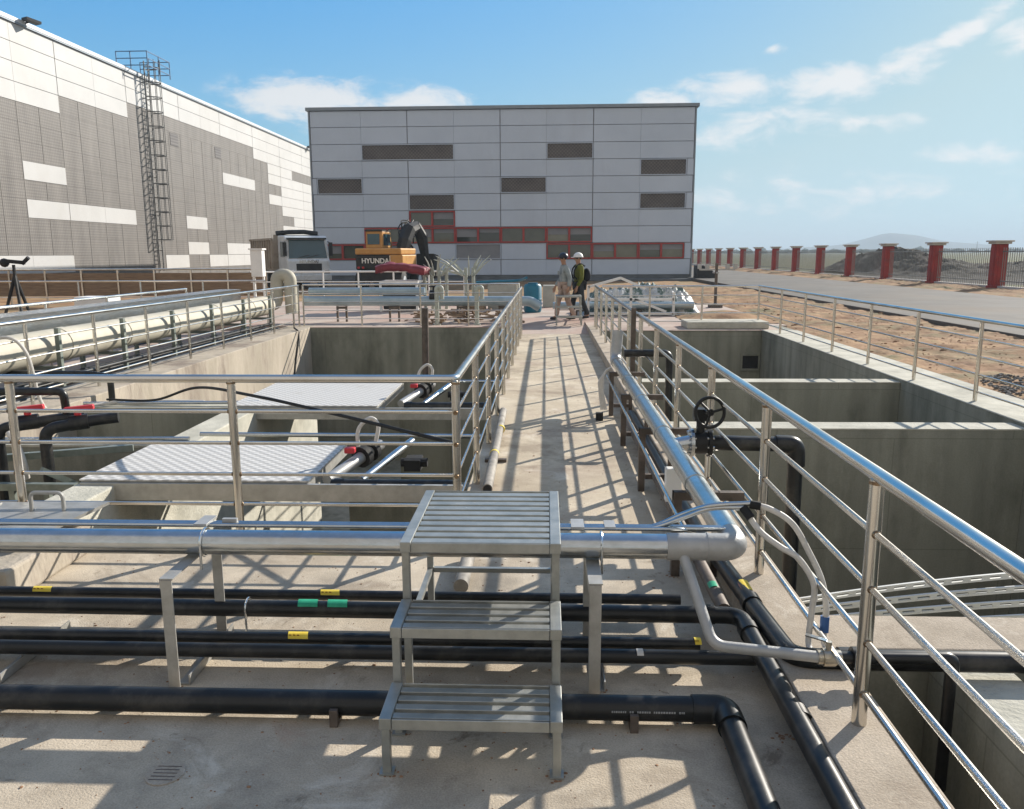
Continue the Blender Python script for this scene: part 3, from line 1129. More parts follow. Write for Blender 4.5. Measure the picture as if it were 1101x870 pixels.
def long_support(y, lab, xl=.775, xr=1.0):
    s = thing('pipe_support', lab, 'pipe support', ((xl+xr)/2, y, 0), group='brown steel stands under the pipe along the walkway')
    obj('leg', MB().box(xl-.025, xl+.025, y-.003, y+.003, 0, .52).box(xl-.025, xl-.019, y+.004, y+.05, 0, .52), 'brownsteel', s)
    obj('leg', MB().box(xr-.02, xr+.02, y-.003, y+.003, 0, .52).box(xr+.014, xr+.02, y+.004, y+.05, 0, .52), 'brownsteel', s)
    obj('cross_bar', MB().box(xl-.025, 1.16, y-.004, y+.046, .471, .52), 'brownsteel', s)
    obj('low_bar', MB().box(xl+.03, xr-.02, y+.006, y+.046, .1, .14), 'brownsteel', s)
    return s


for y, lab in ((4.65, 'brown pipe stand nearest the grey elbow along the walkway'), (6.42, 'brown pipe stand just before the black handwheel valve, nearer one'),
               (8.0, 'brown pipe stand between the handwheel valve and the upturned pipe end'), (9.55, 'brown pipe stand under the upturned end of the galvanised pipe')):
    long_support(y, lab)


def arc_band(p, a, r, w, mm):
    a, p = Vector(a).normalized(), Vector(p)
    upv = Vector((0, 0, 1))
    sv = upv.cross(a).normalized()
    if sv.y > 0 or (abs(sv.y) < .1 and sv.x > 0):
        sv = -sv
    span = (-.55, 1.15) if mm == 'yellow' else (-.35, 1.0)
    m = MB()
    vs, n = [], 10
    for k in range(n+1):
        t = span[0]+(span[1]-span[0])*k/n
        d = (upv*math.cos(t)+sv*math.sin(t))*r
        sk = (t-.3)*w*.06
        vs += [p-a*(w/2-sk)+d, p+a*(w/2+sk)+d]
    return m.add(vs, [(2*k, 2*k+1, 2*k+3, 2*k+2) for k in range(n)])


def pipe(name, label, pts, r, m, cat='pipe', fr=.08, n=16, group=None, couplings=(), labels=(), elbow_bands=False):
    path = fillet(pts, fr, 8) if len(pts) > 2 else pts
    t = thing(name, label, cat, pts[0], group=group)
    obj('tube', MB().tube(path, r, n), m, t, True)
    for (p, a) in couplings:
        obj('coupling', band(MB(), p, a, r+.007, .07), m, t, True)
    for (p, a, w, mm) in labels:
        lb = obj('label_band', arc_band(p, a, r+.0025, w, mm), mm, t, True)
        if mm == 'yellow':
            pr_ = MB()
            av = Vector(a)
            sv = Vector((0, 0, 1)).cross(av).normalized()
            if sv.y > 0 or (abs(sv.y) < .1 and sv.x > 0):
                sv = -sv
            for q in range(3):
                cpt = Vector(p) + av*(-w*.36 + q*w*.2) + (sv*.62 + Vector((0, 0, .8)))*(r+.003)
                pr_.obox(cpt-av*w*.06, cpt+av*w*.06, .001, r*.5, (sv*.62+Vector((0, 0, .8))))
            obj('print', pr_, 'redbrown', lb)
    return t


X1, Y1, Z1 = (1, 0, 0), (0, 1, 0), (0, 0, 1)
# lowest black pipe in front, turning towards the viewer
p1y = 3.085
t = pipe('black_pipe', 'thick black pipe nearest the viewer, turning forward right of the steps', [(-5.5, p1y, .068), (.735, p1y, .068), (.735, -.5, .065)], .051, 'black', fr=.1, n=20)
obj('elbow', MB().tube([(.6, p1y, .068), (.63, p1y, .068)] + fillet([(.63, p1y, .068), (.735, p1y, .068), (.735, p1y-.11, .068)], .1, 9) + [(.735, p1y-.135, .068)], .058, 20), 'black', t, True)
pm = MB()
xq = .27
while xq < .56:
    wq = random.uniform(.004, .009)
    if random.random() < .82:
        pm.obox((xq, p1y-.0512, .079), (xq+wq, p1y-.0512, .079), .0012, .008)
    xq += wq+.003
obj('print', pm, 'print', t)
for x, lab in ((-.86, 'short stub under the front black pipe left of the steps'), (.36, 'short stub under the front black pipe right of the steps')):
    tag(obj('pipe_block', MB().box(x-.017, x+.017, p1y-.075, p1y-.055, 0, .075).box(x-.017, x+.017, p1y-.054, p1y+.05, 0, .016), 'brownsteel', bevel=.002), lab, 'pipe block')
# pair in the middle
pipe('black_pipe', 'slim black pipe of the middle pair on the floor, front one carrying white paint splashes', [(-5.5, 3.47, .095), (.95, 3.47, .095)], .033, 'black',
     labels=(((.43, 3.47, .095), X1, .03, 'hose'),))
pipe('black_pipe', 'slim black pipe of the middle pair, rear one with a yellow sticker', [(-5.5, 3.585, .1), (.72, 3.585, .1)], .03, 'black',
     labels=(((-1.17, 3.585, .1), X1, .095, 'yellow'), ((.71, 3.585, .1), X1, .03, 'yellow')))
# rear pair
t = pipe('black_pipe', 'thick black pipe behind the middle pair with two green bands, turning forward beside the kerb', [(-5.5, 3.83, .145), (.965, 3.83, .135), (1.0, -.5, .1)], .042, 'black', fr=.09, n=20,
     couplings=(((.8, 3.83, .138), X1), ((.965, 3.66, .133), Y1), ((.985, 2.95, .118), Y1)),
     labels=(((-1.19, 3.83, .143), X1, .1, 'greenlab'), ((-1.04, 3.83, .143), X1, .1, 'greenlab')))
pipe('black_pipe', 'slim black pipe just behind the green banded one with two yellow stickers', [(-5.5, 4.02, .13), (.7, 4.02, .13)], .027, 'black',
     labels=(((-2.68, 4.02, .13), X1, .1, 'yellow'), ((-1.13, 4.02, .13), X1, .1, 'yellow')))
for x in (-1.5, .25):
    c = MB().torus((x, 3.83, .145), (1, 0, 0), .047, .005, 20, 6).cyl((x, 3.785, .14), (x, 3.785, 0), .006, 8)
    tag(obj('pipe_clamp', c, 'chrome', smooth=True), 'bright strap clamp on the green banded pipe ' + ('left' if x < 0 else 'right') + ' of the steps', 'pipe clamp')
# along the walkway next to the kerb
pipe('black_pipe', 'black pipe beside the kerb with a yellow sticker, turning under the railing', [(.985, 9.3, .075), (1.0, 5.2, .1), (1.07, 3.33, .17), (5.0, 3.3, .17)], .045, 'black', fr=.1, n=18,
     couplings=(((1.045, 3.95, .148), Y1), ((1.3, 3.33, .17), X1)), labels=(((1.05, 4.1, .14), Y1, .13, 'yellow'),))
pipe('brown_pipe', 'rusty brown pipe under the galvanised pipe joining the thick black pipe', [(.88, 9.2, .12), (.9, 3.9, .13)], .035, 'brownsteel', n=14,
     labels=(((.9, 4.15, .131), Y1, .07, 'greenlab'),))
pipe('black_pipe', 'thin black tube lying at the foot of the kerb nearest the viewer', [(.99, 3.15, .05), (1.0, -.5, .04)], .02, 'black')
pipe('grey_pipe', 'grey pipe lying along the walkway edge beside the corner railing', [(-.47, 4.3, .07), (-.47, 4.9, .07)], .042, 'dullpipe')
t = pipe('grey_pipe', 'open ended grey pipe lying along the foot of the walkway railing', [(-.46, 6.25, .06), (-.5, 9.6, .06), (-.68, 9.66, -.15)], .042, 'dullpipe', fr=.09)
obj('open_end', MB().tube([(-.46, 6.246, .06), (-.46, 6.252, .06)], .034, 16), 'rubber', t)
for y in (7.4, 8.5):
    obj('label_band', band(MB(), (-.475, y, .06), Y1, .0445, .04), 'yellow', t, True)
tag(obj('pipe_block', MB().box(-.56, -.36, 7.32, 7.38, .0, .03), 'brownsteel'), 'brown steel flat under the open ended grey pipe', 'pipe block')

# small grey tee pipe, ball valve, black outlet
t = thing('grey_pipe', 'thin grey pipe dropping from the galvanised pipe to a small ball valve under the railing', 'pipe', (.63, 3.55, .55))
obj('tube', MB().tube(fillet([(.625, 3.53, .55), (.715, 3.27, .255), (1.14, 3.2, .245)], .055, 8), .024, 14), 'galvpaint', t, True)
v = obj('ball_valve', MB().tube([(1.13, 3.2, .245), (1.15, 3.2, .245), (1.151, 3.2, .245), (1.2, 3.2, .245), (1.201, 3.2, .245), (1.225, 3.2, .245)], [.03, .03, .038, .038, .03, .03], 12)
        .cyl((1.175, 3.2, .27), (1.175, 3.2, .315), .012, 8), 'brass', t, True)
obj('lever', MB().obox((1.165, 3.2, .318), (1.09, 3.24, .325), .022, .006), 'chrome', v)
obj('union', MB().tube([(1.225, 3.2, .245), (1.27, 3.2, .245), (1.271, 3.2, .245), (1.315, 3.2, .245), (1.316, 3.2, .245), (1.36, 3.2, .245)], [.026, .026, .045, .045, .028, .028], 12), 'black', t, True)
o = obj('outlet', MB().tube(fillet([(1.36, 3.2, .245), (1.68, 3.2, .245), (1.68, 3.2, -.35)], .05, 8), .024, 14), 'black', t, True)
obj('elbow', MB().tube(fillet([(1.62, 3.2, .245), (1.68, 3.2, .245), (1.68, 3.2, .185)], .045, 8), .03, 14), 'black', o, True)

# conduits and white hoses
for k in range(3):
    y = PYc+.078+.028*k
    z = PZ+.055-.004*k
    pts = [(-5.5, y, z), (.42-.03*k, y, z)]
    if k == 0:
        pts += [(.62, y, z), (.7, y+.06, z-.03), (.72, y+.3, PZ-.1), (.72, 9.6, PZ-.11)]
        pipe('conduit', 'thin metal conduit turning to run beside the galvanised pipe along the walkway', fillet(pts, .08, 6), .011, 'galv', n=10, group='thin conduits behind the galvanised pipe')
    else:
        pts += [(.5, y, z), (.64, y-.03, z+.05+.012*k), (.75, 3.6, .745+.012*k), (.86+.03*k, 3.56, .755+.02*k)]
        pipe('conduit', ('lower' if k == 1 else 'upper') + ' thin metal conduit lifting over the grey elbow to a white hose', smooth_path(pts[:2]+pts[2:], 6), .012, 'galv', n=10, group='thin conduits behind the galvanised pipe')
t = thing('hose', 'white hose looping lower beside the kerb, nearer the grey elbow', 'hose', (.89, 3.56, .75), group='white hoses by the kerb')
obj('tube', MB().tube(smooth_path([(.89, 3.56, .77), (.95, 3.5, .685), (1.03, 3.45, .63), (1.1, 3.42, .59), (1.165, 3.4, .48), (1.17, 3.42, .34), (1.16, 3.4, .2), (1.17, 3.3, .19)], 7), .0135, 10), 'hose', t, True)
obj('sleeve', MB().tube([(.885, 3.562, .775), (.915, 3.53, .735)], .02, 10), 'rubber', t, True)
t = thing('hose', 'white hose arching higher through the railing beside the kerb', 'hose', (.92, 3.56, .79), group='white hoses by the kerb')
obj('tube', MB().tube(smooth_path([(.92, 3.56, .79), (1.0, 3.54, .775), (1.09, 3.5, .72), (1.16, 3.47, .6), (1.215, 3.45, .48), (1.235, 3.43, .36), (1.23, 3.42, .22), (1.22, 3.33, .2)], 7), .0135, 10), 'hose', t, True)
obj('sleeve', MB().tube([(.915, 3.562, .79), (.96, 3.55, .785)], .02, 10), 'rubber', t, True)
obj('tie', MB().tube([(1.231, 3.424, .25), (1.233, 3.43, .32)], .02, 10), 'blue', t, True)
tag(obj('conduit_clip', MB().cbox((.02+.13, PYc+.106, PZ+.066), (.06, .12, .012)).cbox((.3, PYc+.106, PZ+.066), (.05, .1, .008)), 'galvpaint'), 'small metal clip holding the thin conduits right of the steps', 'clip')
tag(obj('conduit_clip', MB().cbox((-1.62, PYc+.106, PZ+.066), (.06, .13, .012)).cbox((-1.5, PYc+.106, PZ+.07), (.07, .02, .02)), 'galvpaint'), 'small metal clip holding the thin conduits left of the steps', 'clip')
tag(obj('junction_box', MB().box(.84, .95, 5.55, 5.63, .18, .42), 'white', bevel=.008), 'small white junction box below the galvanised pipe along the walkway', 'junction box')

# valve with handwheel
VY, VZ = 5.55, .61
t = thing('gate_valve', 'black flanged valve with a spoked handwheel beside the galvanised pipe', 'valve', (1.08, VY, .52))
obj('branch', MB().tube([(.88, VY, PZ), (1.0, VY, VZ)], .052, 18), 'galv', t, True)
for x in (1.005, 1.125):
    f_ = obj('flange', MB().tube([(x-.011, VY, VZ), (x+.011, VY, VZ)], .098, 24), 'galv' if x < 1.05 else 'blackiron', t, True)
    for k in range(8):
        a = k*math.pi/4+.2
        p = Vector((x, VY+.08*math.cos(a), VZ+.08*math.sin(a)))
        obj('bolt', MB().cyl(p-Vector((.024, 0, 0)), p+Vector((.024, 0, 0)), .009, 6), 'chrome', f_)
obj('body', MB().tube([(1.018, VY, VZ), (1.112, VY, VZ)], .08, 20).tube([(1.065, VY, VZ+.07), (1.065, VY, VZ+.2)], .03, 12)
    .cbox((1.065, VY, VZ+.2), (.1, .09, .08)), 'blackiron', t, True)
w = obj('handwheel', MB().torus((1.10, VY-.12, VZ+.235), (.15, -1, .12), .1, .012, 30, 8), 'blackiron', t, True)
hub = Vector((1.10, VY-.12, VZ+.235))
ax = Vector((.15, -1, .12)).normalized()
uu = ax.orthogonal().normalized()
vv = ax.cross(uu)
b = MB()
for k in range(3):
    a = k*2*math.pi/3+.5
    b.tube([hub+ax*.015, hub+(uu*math.cos(a)+vv*math.sin(a))*.098], .009, 8)
b.cyl(hub-ax*.12, hub+ax*.02, .014, 10)
b.cyl(hub-ax*.01, hub+ax*.02, .024, 12)
obj('spokes', b, 'blackiron', w, True)
t = pipe('black_pipe', 'black pipe leading from the handwheel valve over the kerb and down into the basin', [(1.137, VY, VZ), (1.72, VY, VZ-.01), (1.74, VY, -2.6)], .052, 'black', fr=.1, n=18)
obj('elbow', MB().tube([(1.58, VY, VZ-.005)] + fillet([(1.62, VY, VZ-.005), (1.72, VY, VZ-.01), (1.725, VY, VZ-.12)], .09, 8) + [(1.727, VY, VZ-.16)], .06, 18), 'black', t, True)
pipe('black_pipe', 'black pipe crossing the kerb beside the upturned pipe end and dropping into the basin', [(.93, 9.75, .72), (1.47, 9.75, .72), (1.5, 9.75, -2.5)], .045, 'black', fr=.08)
tag(obj('brown_post', MB().box(1.1, 1.16, 10.6, 10.66, .142, 1.2), 'brownsteel'), 'slim brown steel post beside the right railing near the upturned pipe end', 'post')
tag(obj('brown_post', MB().tube([(-2.62, 17.6, -1.5), (-2.6, 17.6, .75)], .075, 12), 'brownsteel', smooth=True), 'dark brown pipe post rising out of the far left basin', 'post')
t = thing('valve_tag', 'bundle of pale cable ends beside the upturned pipe end', 'cable bundle', (.72, 9.4, .1))
b = MB()
for k in range(4):
    b.tube(smooth_path([(.75, 9.4, .6), (.68-.02*k, 9.35, .55-.03*k), (.66-.015*k, 9.33, .35), (.7-.02*k, 9.3, .12)], 5), .01, 6)
obj('cables', b, 'hose', t, True)
obj('end_box', MB().box(.58, .66, 9.25, 9.33, .0, .09), 'rubber', t)

# white slotted racks in the basin
for k in range(6):
    b = MB()
    n = 46
    pts = []
    for i in range(n+1):
        tt = i/n
        pts.append((1.36+2.4*tt, 4.0+.06*k+.12*tt, -.15+.030*k+(.035+.032*k)*(1-(1-tt)**2)))
    for i in range(n):
        a, c = Vector(pts[i]), Vector(pts[i+1])
        b.obox(a+Vector((0, 0, .012)), c+Vector((0, 0, .012)), .014, .011)
        b.obox(a-Vector((0, 0, .012)), c-Vector((0, 0, .012)), .014, .011)
        if i % 2 == 0:
            b.obox(a, a.lerp(c, .7), .01, .0125)
    tag(obj('slotted_strip', b, 'rack'), ['lowest and nearest', 'second', 'third', 'fourth', 'fifth', 'topmost and rearmost'][k] + ' white slotted strip curving up in the near basin behind the pale beam', 'slotted strip', 'white slotted strips in the basin')
# ------------------------------------------------------------------ fittings on the covers in the left pits
for k, (y0, s, lab) in enumerate(((6.75, 1.0, 'near'), (10.2, 1.0, 'far'))):
    t = thing('pump_fitting', lab + ' grey pump outlet with black clamp flange and short hose beside the ' + ('wide' if k == 0 else 'farther') + ' checker plate', 'pipe fitting', (-1.6, y0, 0))
    obj('outlet_pipe', MB().tube([(-1.78, y0-.35, .08), (-1.48, y0+.35, .22)], .05, 14), 'galvpaint', t, True)
    obj('flange', MB().tube([(-1.6, y0+.08, .165), (-1.575, y0+.14, .175)], .095, 18).tube([(-1.55, y0+.2, .19), (-1.53, y0+.25, .2)], .095, 18), 'rubber', t, True)
    obj('second_pipe', MB().tube([(-1.5, y0-.35, .08), (-1.2, y0+.4, .24)], .035, 12), 'galv', t, True)
    obj('clamp', MB().cbox((-1.15, y0+.15, .1), (.14, .2, .1)).cyl((-1.25, y0+.1, .12), (-1.02, y0+.1, .12), .04, 10), 'rubber', t)
    obj('short_hose', MB().tube(smooth_path([(-1.62, y0+.1, .22), (-1.62, y0+.12, .4), (-1.52, y0+.14, .5), (-1.45, y0+.14, .44), (-1.47, y0+.12, .3)], 6), .018, 8), 'hose', t, True)
    obj('cap', MB().cbox((-1.67, y0+.0, .25), (.09, .07, .05)), 'red', t, bevel=.01)
    t = pipe('black_pipe', ('black pipe lying on the near channel beam beside the checker plate' if k == 0 else 'black pipe lying on the far channel beam beside the checker plate'),
         [(-1.72, y0-.45, .07), (-.7, y0-.45, .07), (-.66, y0-.45, -.3)], .05, 'black', fr=.06, couplings=(((-1.66, y0-.45, .07), X1),))
    pipe('grey_pipe', ('thin bright pipe over the near pit behind the wide checker plate' if k == 0 else 'thin bright pipe over the far pit behind the farther checker plate'),
         [(-3.4, y0+1.0, .16), (-.62, y0+1.0, .15)], .022, 'galv')
pipe('cable', 'slack black cable sagging across the corner railing of the left pits', smooth_path([(-5.4, 9.72, .15), (-4.6, 9.3, .22), (-3.6, 8.2, .55), (-2.59, 7.0, .68), (-1.72, 6.4, .64), (-.6, 5.35, .64)], 8), .014, 'rubber', cat='cable')
for y, lab in ((7.72, 'nearer'), (9.72, 'farther')):
    pipe('grey_pipe', lab + ' thin pale pipe lying along a left cross wall', [(-5.7, y, .1), (-3.5, y, .12)], .022, 'galv')

# black valve assembly at the left
t = thing('valve_manifold', 'black plastic valve manifold with two red handles at the left edge over the pit', 'valve', (-4.2, 6.8, 0))
obj('riser', MB().tube(fillet([(-4.33, 6.75, -1.6), (-4.33, 6.75, .42), (-3.95, 6.95, .47), (-3.8, 7.0, .48)], .1, 8), .05, 16), 'black', t, True)
obj('riser', MB().tube(fillet([(-4.75, 6.75, -1.6), (-4.75, 6.75, .42), (-4.35, 6.95, .47), (-4.1, 7.0, .48)], .1, 8), .05, 16), 'black', t, True)
obj('feed_pipe', MB().tube(fillet([(-5.6, 6.9, .72), (-4.25, 6.95, .72), (-4.25, 6.98, .4)], .06, 8), .035, 12), 'black', t, True)
for x in (-4.1, -4.55):
    b = obj('valve_body', MB().tube([(x-.07, 6.86, .45), (x+.07, 6.92, .46)], .068, 16), 'black', t, True)
    obj('handle', MB().obox((x-.1, 6.85, .57), (x+.13, 6.92, .59), .06, .045).cyl((x, 6.88, .52), (x, 6.88, .58), .03, 10), 'red', b, bevel=.012)
obj('hose', MB().tube(smooth_path([(-4.62, 6.7, .4), (-4.52, 6.65, .3), (-4.48, 6.65, .15), (-4.5, 6.7, 0)], 5), .025, 10), 'hose', t, True)
b = MB()
b.obox((-4.9, 6.9, .12), (-3.85, 7.3, .13), .06, .06)
b.obox((-4.9, 6.5, -.02), (-3.95, 6.5, -.02), .06, .06)
for x in (-4.85, -4.5, -4.2, -4.05):
    b.obox((x, 6.5, -2.0), (x, 6.5, -.0), .05, .05)
b.obox((-4.3, 6.6, .1), (-3.9, 7.2, -.4), .05, .05)
obj('bracket', b, 'greensteel', t)

# ------------------------------------------------------------------ pipe gallery on the left
t = thing('cream_pipe', 'thick cream pipe along the gallery ending in a tall elbow', 'pipe', (-7.0, 12, .4))
obj('long_run', MB().tube([(-7.0, 2.0, .64), (-7.0, 20.35, .64)], .235, 28), 'cream', t, True)
b = MB().tube([(-7.0, 20.34, .64), (-7.0, 20.5, .64)], [.235, .16], 24).tube(fillet([(-7.0, 20.45, .64), (-6.9, 20.85, .66), (-6.86, 20.88, 1.38), (-6.53, 20.88, 1.38), (-6.52, 20.88, .4)], [0, .17, .165, .165, 0], 10), .16, 24)
obj('elbow', b, 'cream', t, True)
for y in (6.3, 8.1, 9.8, 11.5, 13.2, 15, 17, 19):
    obj('joint_band', band(MB(), (-7.0, y, .64), Y1, .246, .16), 'cream', t, True)
for k in range(9):
    y = 5.7+1.75*k
    s = thing('pipe_support', 'grey stand beside the cream pipe, ' + ['nearest', 'second', 'third', 'fourth', 'fifth', 'sixth', 'seventh', 'eighth', 'farthest'][k] + ' along the gallery', 'pipe support', (-6.9, y, .02), group='stands along the gallery')
    obj('leg', MB().box(-6.72, -6.66, y-.03, y+.03, .02, .92), 'greensteel', s)
    obj('leg', MB().box(-7.42, -7.36, y-.03, y+.03, .02, .777), 'greensteel', s)
    obj('cross_bar', MB().box(-7.355, -6.725, y-.03, y+.03, .34, .395).box(-8.0, -7.425, y-.03, y+.03, .72, .777), 'greensteel', s)
t = thing('cable_tray', 'galvanised cable tray running above the cream pipe', 'cable tray', (-7.75, 12, .78))
obj('tray', MB().box(-8.0, -7.5, 4.0, 20.0, .78, .795).box(-7.51, -7.5, 4.0, 20.0, .796, 1.05).box(-8.0, -7.99, 4.0, 20, .796, 1.05), 'galv', t)
obj('lid', MB().box(-8.02, -7.48, 4.0, 20.0, 1.052, 1.06), 'galv', t)
for k, (x, z, r_, lab) in enumerate(((-6.55, .1, .045, 'black pipe nearest the rim'), (-6.68, .24, .035, 'raised slim black pipe'), (-6.85, .1, .05, 'thicker black pipe in the middle'),
                                 (-7.05, .1, .04, 'black pipe under the cream pipe'), (-7.25, .12, .045, 'rearmost black pipe'))):
    pipe('black_pipe', lab + ' on the gallery floor below the cable tray', [(x, 3, z), (x, 19.8, z)], r_, 'black', n=12, group='black pipes along the gallery floor')
for k in range(14):
    y = 5.5+1.05*k
    tag(obj('pipe_block', MB().box(-7.4, -6.45, y, y+.05, .021, .05), 'galv'), 'flat steel strip under the gallery floor pipes', 'pipe block', 'steel strips under the gallery pipes')
pipe('hose', 'grey flexible hose drooping from the gallery down over the rim', smooth_path([(-6.6, 9.0, .8), (-6.2, 9.1, .98), (-5.95, 9.1, .8), (-5.9, 9.2, .2), (-5.75, 9.3, .1), (-5.2, 9.75, .12), (-4.2, 9.75, .12)], 6), .02, 'hose', cat='hose', n=8)
pipe('black_pipe', 'black pipe bending down over the gallery rim into the left pit', [(-7.0, 10.2, .4), (-5.85, 10.2, .4), (-5.6, 10.2, .36), (-5.6, 10.2, -1.2)], .04, 'black', fr=.06)
pipe('cream_pipe', 'slimmer cream pipe lying behind the gallery at the left edge', [(-9.6, 8, .6), (-9.3, 14.5, .6)], .09, 'cream')
pipe('cable', 'pair of thin cables dangling over the far rim of the left basin', smooth_path([(-5.9, 19.0, .2), (-5.74, 18.8, .05), (-5.735, 18.4, -.6), (-5.73, 18.2, -1.2)], 5), .02, 'rubber', cat='cable', n=6)
# dark bundle, tripod
t = thing('tripod', 'dark folding tripod with a tilted head at the left edge behind the gallery', 'tripod', (-10.52, 16, .0))
b0 = Vector((-10.52, 16, 1.5))
for k, (dx, dy) in enumerate(((-.5, -.1), (.35, -.35), (.2, .4))):
    obj('leg', MB().tube([b0, b0+Vector((dx, dy, -1.53))], [.035, .022], 8), 'dark', t, True)
obj('column', MB().tube([b0-Vector((0, 0, .2)), b0+Vector((0, 0, .22))], .03, 8), 'dark', t, True)
obj('head', MB().obox((-10.72, 16, 1.8), (-10.3, 16, 1.76), .09, .07).cyl((-10.34, 16, 1.74), (-10.2, 16, 1.86), .04, 8).dome((-10.7, 16, 1.76), .09, 10, 5, 1, True), 'dark', t)
tag(obj('tool_chest', MB().box(-9.6, -8.6, 17.0, 17.7, .02, .62).box(-9.55, -8.65, 17.05, 17.65, .622, .7), 'darkblue', bevel=.03), 'dark blue chest beyond the gallery railing', 'chest')
tag(obj('white_carton', MB().box(-10.9, -10.1, 18.6, 19.2, -.05, .95), 'white', bevel=.02), 'white carton behind the gallery by the back railing', 'box')

# ------------------------------------------------------------------ far yard clutter
pipe('blue_grey_pipe', 'blue grey pipe running across the yard behind the far left railing', [(-6.4, 21.6, .68), (-.4, 21.6, .66), (-.15, 21.6, .5)], .13, 'bluepipe', fr=.1, n=18)
pipe('blue_grey_pipe', 'second blue grey pipe stacked above it beside the cream elbow', [(-6.3, 21.75, .92), (-3.2, 21.75, .92)], .1, 'bluepipe', n=18)
pipe('blue_grey_pipe', 'blue grey pipe lying behind the two workers at the walkway end', [(.2, 23.6, .42), (4.2, 23.6, .42)], .1, 'bluepipe', n=16)
for x in (-5.4, -4.0, -2.2, -1.1, 1.0, 2.6):
    y = 21.6 if x < 0 else 23.6
    s = thing('pipe_support', 'short brown stand under the blue grey pipes across the yard', 'pipe support', (x, y, .13), group='short stands under the blue grey pipes')
    for dx in (-.12, .12):
        obj('leg', MB().box(x+dx-.025, x+dx+.025, y-.03, y+.03, .13, .54 if x < 0 else .3), 'brownsteel', s)
    obj('cross_bar', MB().box(x-.095, x+.095, y-.028, y+.028, .47 if x < 0 else .25, .53 if x < 0 else .3), 'brownsteel', s)
t = thing('small_valve', 'small black valve between the blue grey pipes behind the far railing', 'valve', (-2.9, 21.6, .6))
obj('body', MB().tube([(-3.05, 21.6, .8), (-2.85, 21.6, .8)], .15, 14).cyl((-2.95, 21.6, .85), (-2.95, 21.6, 1.05), .03, 8), 'dark', t)
obj('handwheel', MB().torus((-2.95, 21.6, 1.05), (0, 0, 1), .11, .02, 16, 6), 'dark', t)
for x in (-2.72, -1.72):
    t = thing('vent_pipe', ('left' if x < -2 else 'right') + ' slim white vent pipe with bent over top at the far basin end', 'vent pipe', (x, 20.45, .13), group='white vent pipes at the far basin end')
    obj('tube', MB().tube(fillet([(x, 20.45, .13), (x, 20.45, 1.08), (x+.13, 20.45, 1.08), (x+.13, 20.45, .78)], .07, 8), .055, 12), 'palegreen', t, True)
    obj('base_ring', MB().cyl((x, 20.45, .132), (x, 20.45, .17), .09, 14), 'palegreen', t)
for x, n, w in ((-3.55, 4, .5), (-2.45, 2, .75)):
    t = thing('standpipe_cluster', ('left cluster of four' if n == 4 else 'right pair of') + ' upright pale pipes with ragged splayed tops', 'pipe cluster', (x, 26.5, .13), group='upright pale pipes with splayed tops')
    for k in range(n):
        dx = (k-(n-1)/2)*.22
        obj('standpipe', MB().tube([(x+dx, 26.5+.1*(k % 2), .13), (x+dx*1.1, 26.5, 1.45)], .055, 10), 'palegreen', t, True)
    b = MB()
    for k in range(13):
        a = random.uniform(-1, 1)
        p = Vector((x+a*.25, 26.5+random.uniform(-.2, .2), 1.2))
        q = p + Vector((a*w*1.25, random.uniform(-.3, .3), random.uniform(.3, .8)-abs(a)*.18))
        b.tube([p, p.lerp(q, .6)+Vector((0, 0, .06)), q], [.03, .024, .008], 5)
    obj('splayed_top', b, 'palegreen', t)
t = thing('generator', 'black generator under a dark red tarp in the yard before the excavator', 'generator', (-4.3, 26, .13))
obj('body', MB().box(-5.05, -4.0, 25.4, 26.4, .2, 1.0), 'dark', t, bevel=.03)
obj('frame', MB().box(-5.15, -3.95, 25.35, 26.45, 1.0, 1.07).box(-5.15, -5.08, 25.35, 25.42, .13, .998).box(-4.02, -3.95, 25.35, 25.42, .13, .998), 'white', t)
ct = height_grid(-5.25, -3.75, 25.3, 26.5, 24, 14, lambda x, y: 1.36+.1*fbm(x*1.6, y*1.6, 2)-.3*max(0, abs(x+4.5)-.5)-.05*(x+4.5))
c_ = obj('cover', ct, 'redtarp', t, True)
c_.modifiers.new('thickness', 'SOLIDIFY').thickness = -.2
for k, (x0, x1, y0, z1, mm, lab) in enumerate(((-1.85, -.85, 26.2, .95, 'carton', 'long pale carton left of the blue drum'), (-2.6, -1.9, 25.6, .5, 'timber', 'low brown crate by the upright pale pipes'),
                                            (-.1, .3, 27.2, .85, 'carton', 'pale box just right of the blue drum'))):
    tag(obj('carton', MB().box(x0, x1, y0, y0+.6, .13, z1), mm, bevel=.02), lab, 'box')
t = thing('drum', 'bright blue plastic drum in the yard left of the workers', 'drum', (-.4, 25, .13))
obj('body', MB().tube([(-.4, 25, .13), (-.4, 25, .2), (-.4, 25, .5), (-.4, 25, .53), (-.4, 25, .56), (-.4, 25, .92), (-.4, 25, .98)], [.24, .27, .27, .285, .27, .27, .22], 20), 'cyan', t, True)
obj('lid', MB().cyl((-.4, 25, .981), (-.4, 25, 1.02), .15, 16), 'cyan', t)
pipe('blue_hose', 'blue hose lying over the pale carton near the drum', smooth_path([(-2.2, 26.0, 1.0), (-1.6, 26.2, 1.02), (-.9, 26.3, 1.04), (-.6, 25.6, 1.15)], 5), .04, 'cyan', cat='hose', n=8)
# debris along the far left rim
dbm = MB()
for k in range(90):
    x, y = random.uniform(-3.6, -.8), random.uniform(20.5, 22.6)
    a = Vector((x, y, .16+random.random()*.2))
    c = a+Vector((random.uniform(-.5, .5), random.uniform(-.2, .2), random.uniform(-.06, .12)))
    dbm.obox(a, c, random.uniform(.03, .1), random.uniform(.02, .06))
tag(obj('debris', dbm, 'timber'), 'pile of wood offcuts and scrap under the blue grey pipe at the far basin end', 'debris', kind='stuff')
# silver sheeting heap with steel frame
t = thing('sheeted_heap', 'heap of steel frames under crumpled silver sheeting right of the workers', 'sheeted heap', (2.6, 24.6, .13))


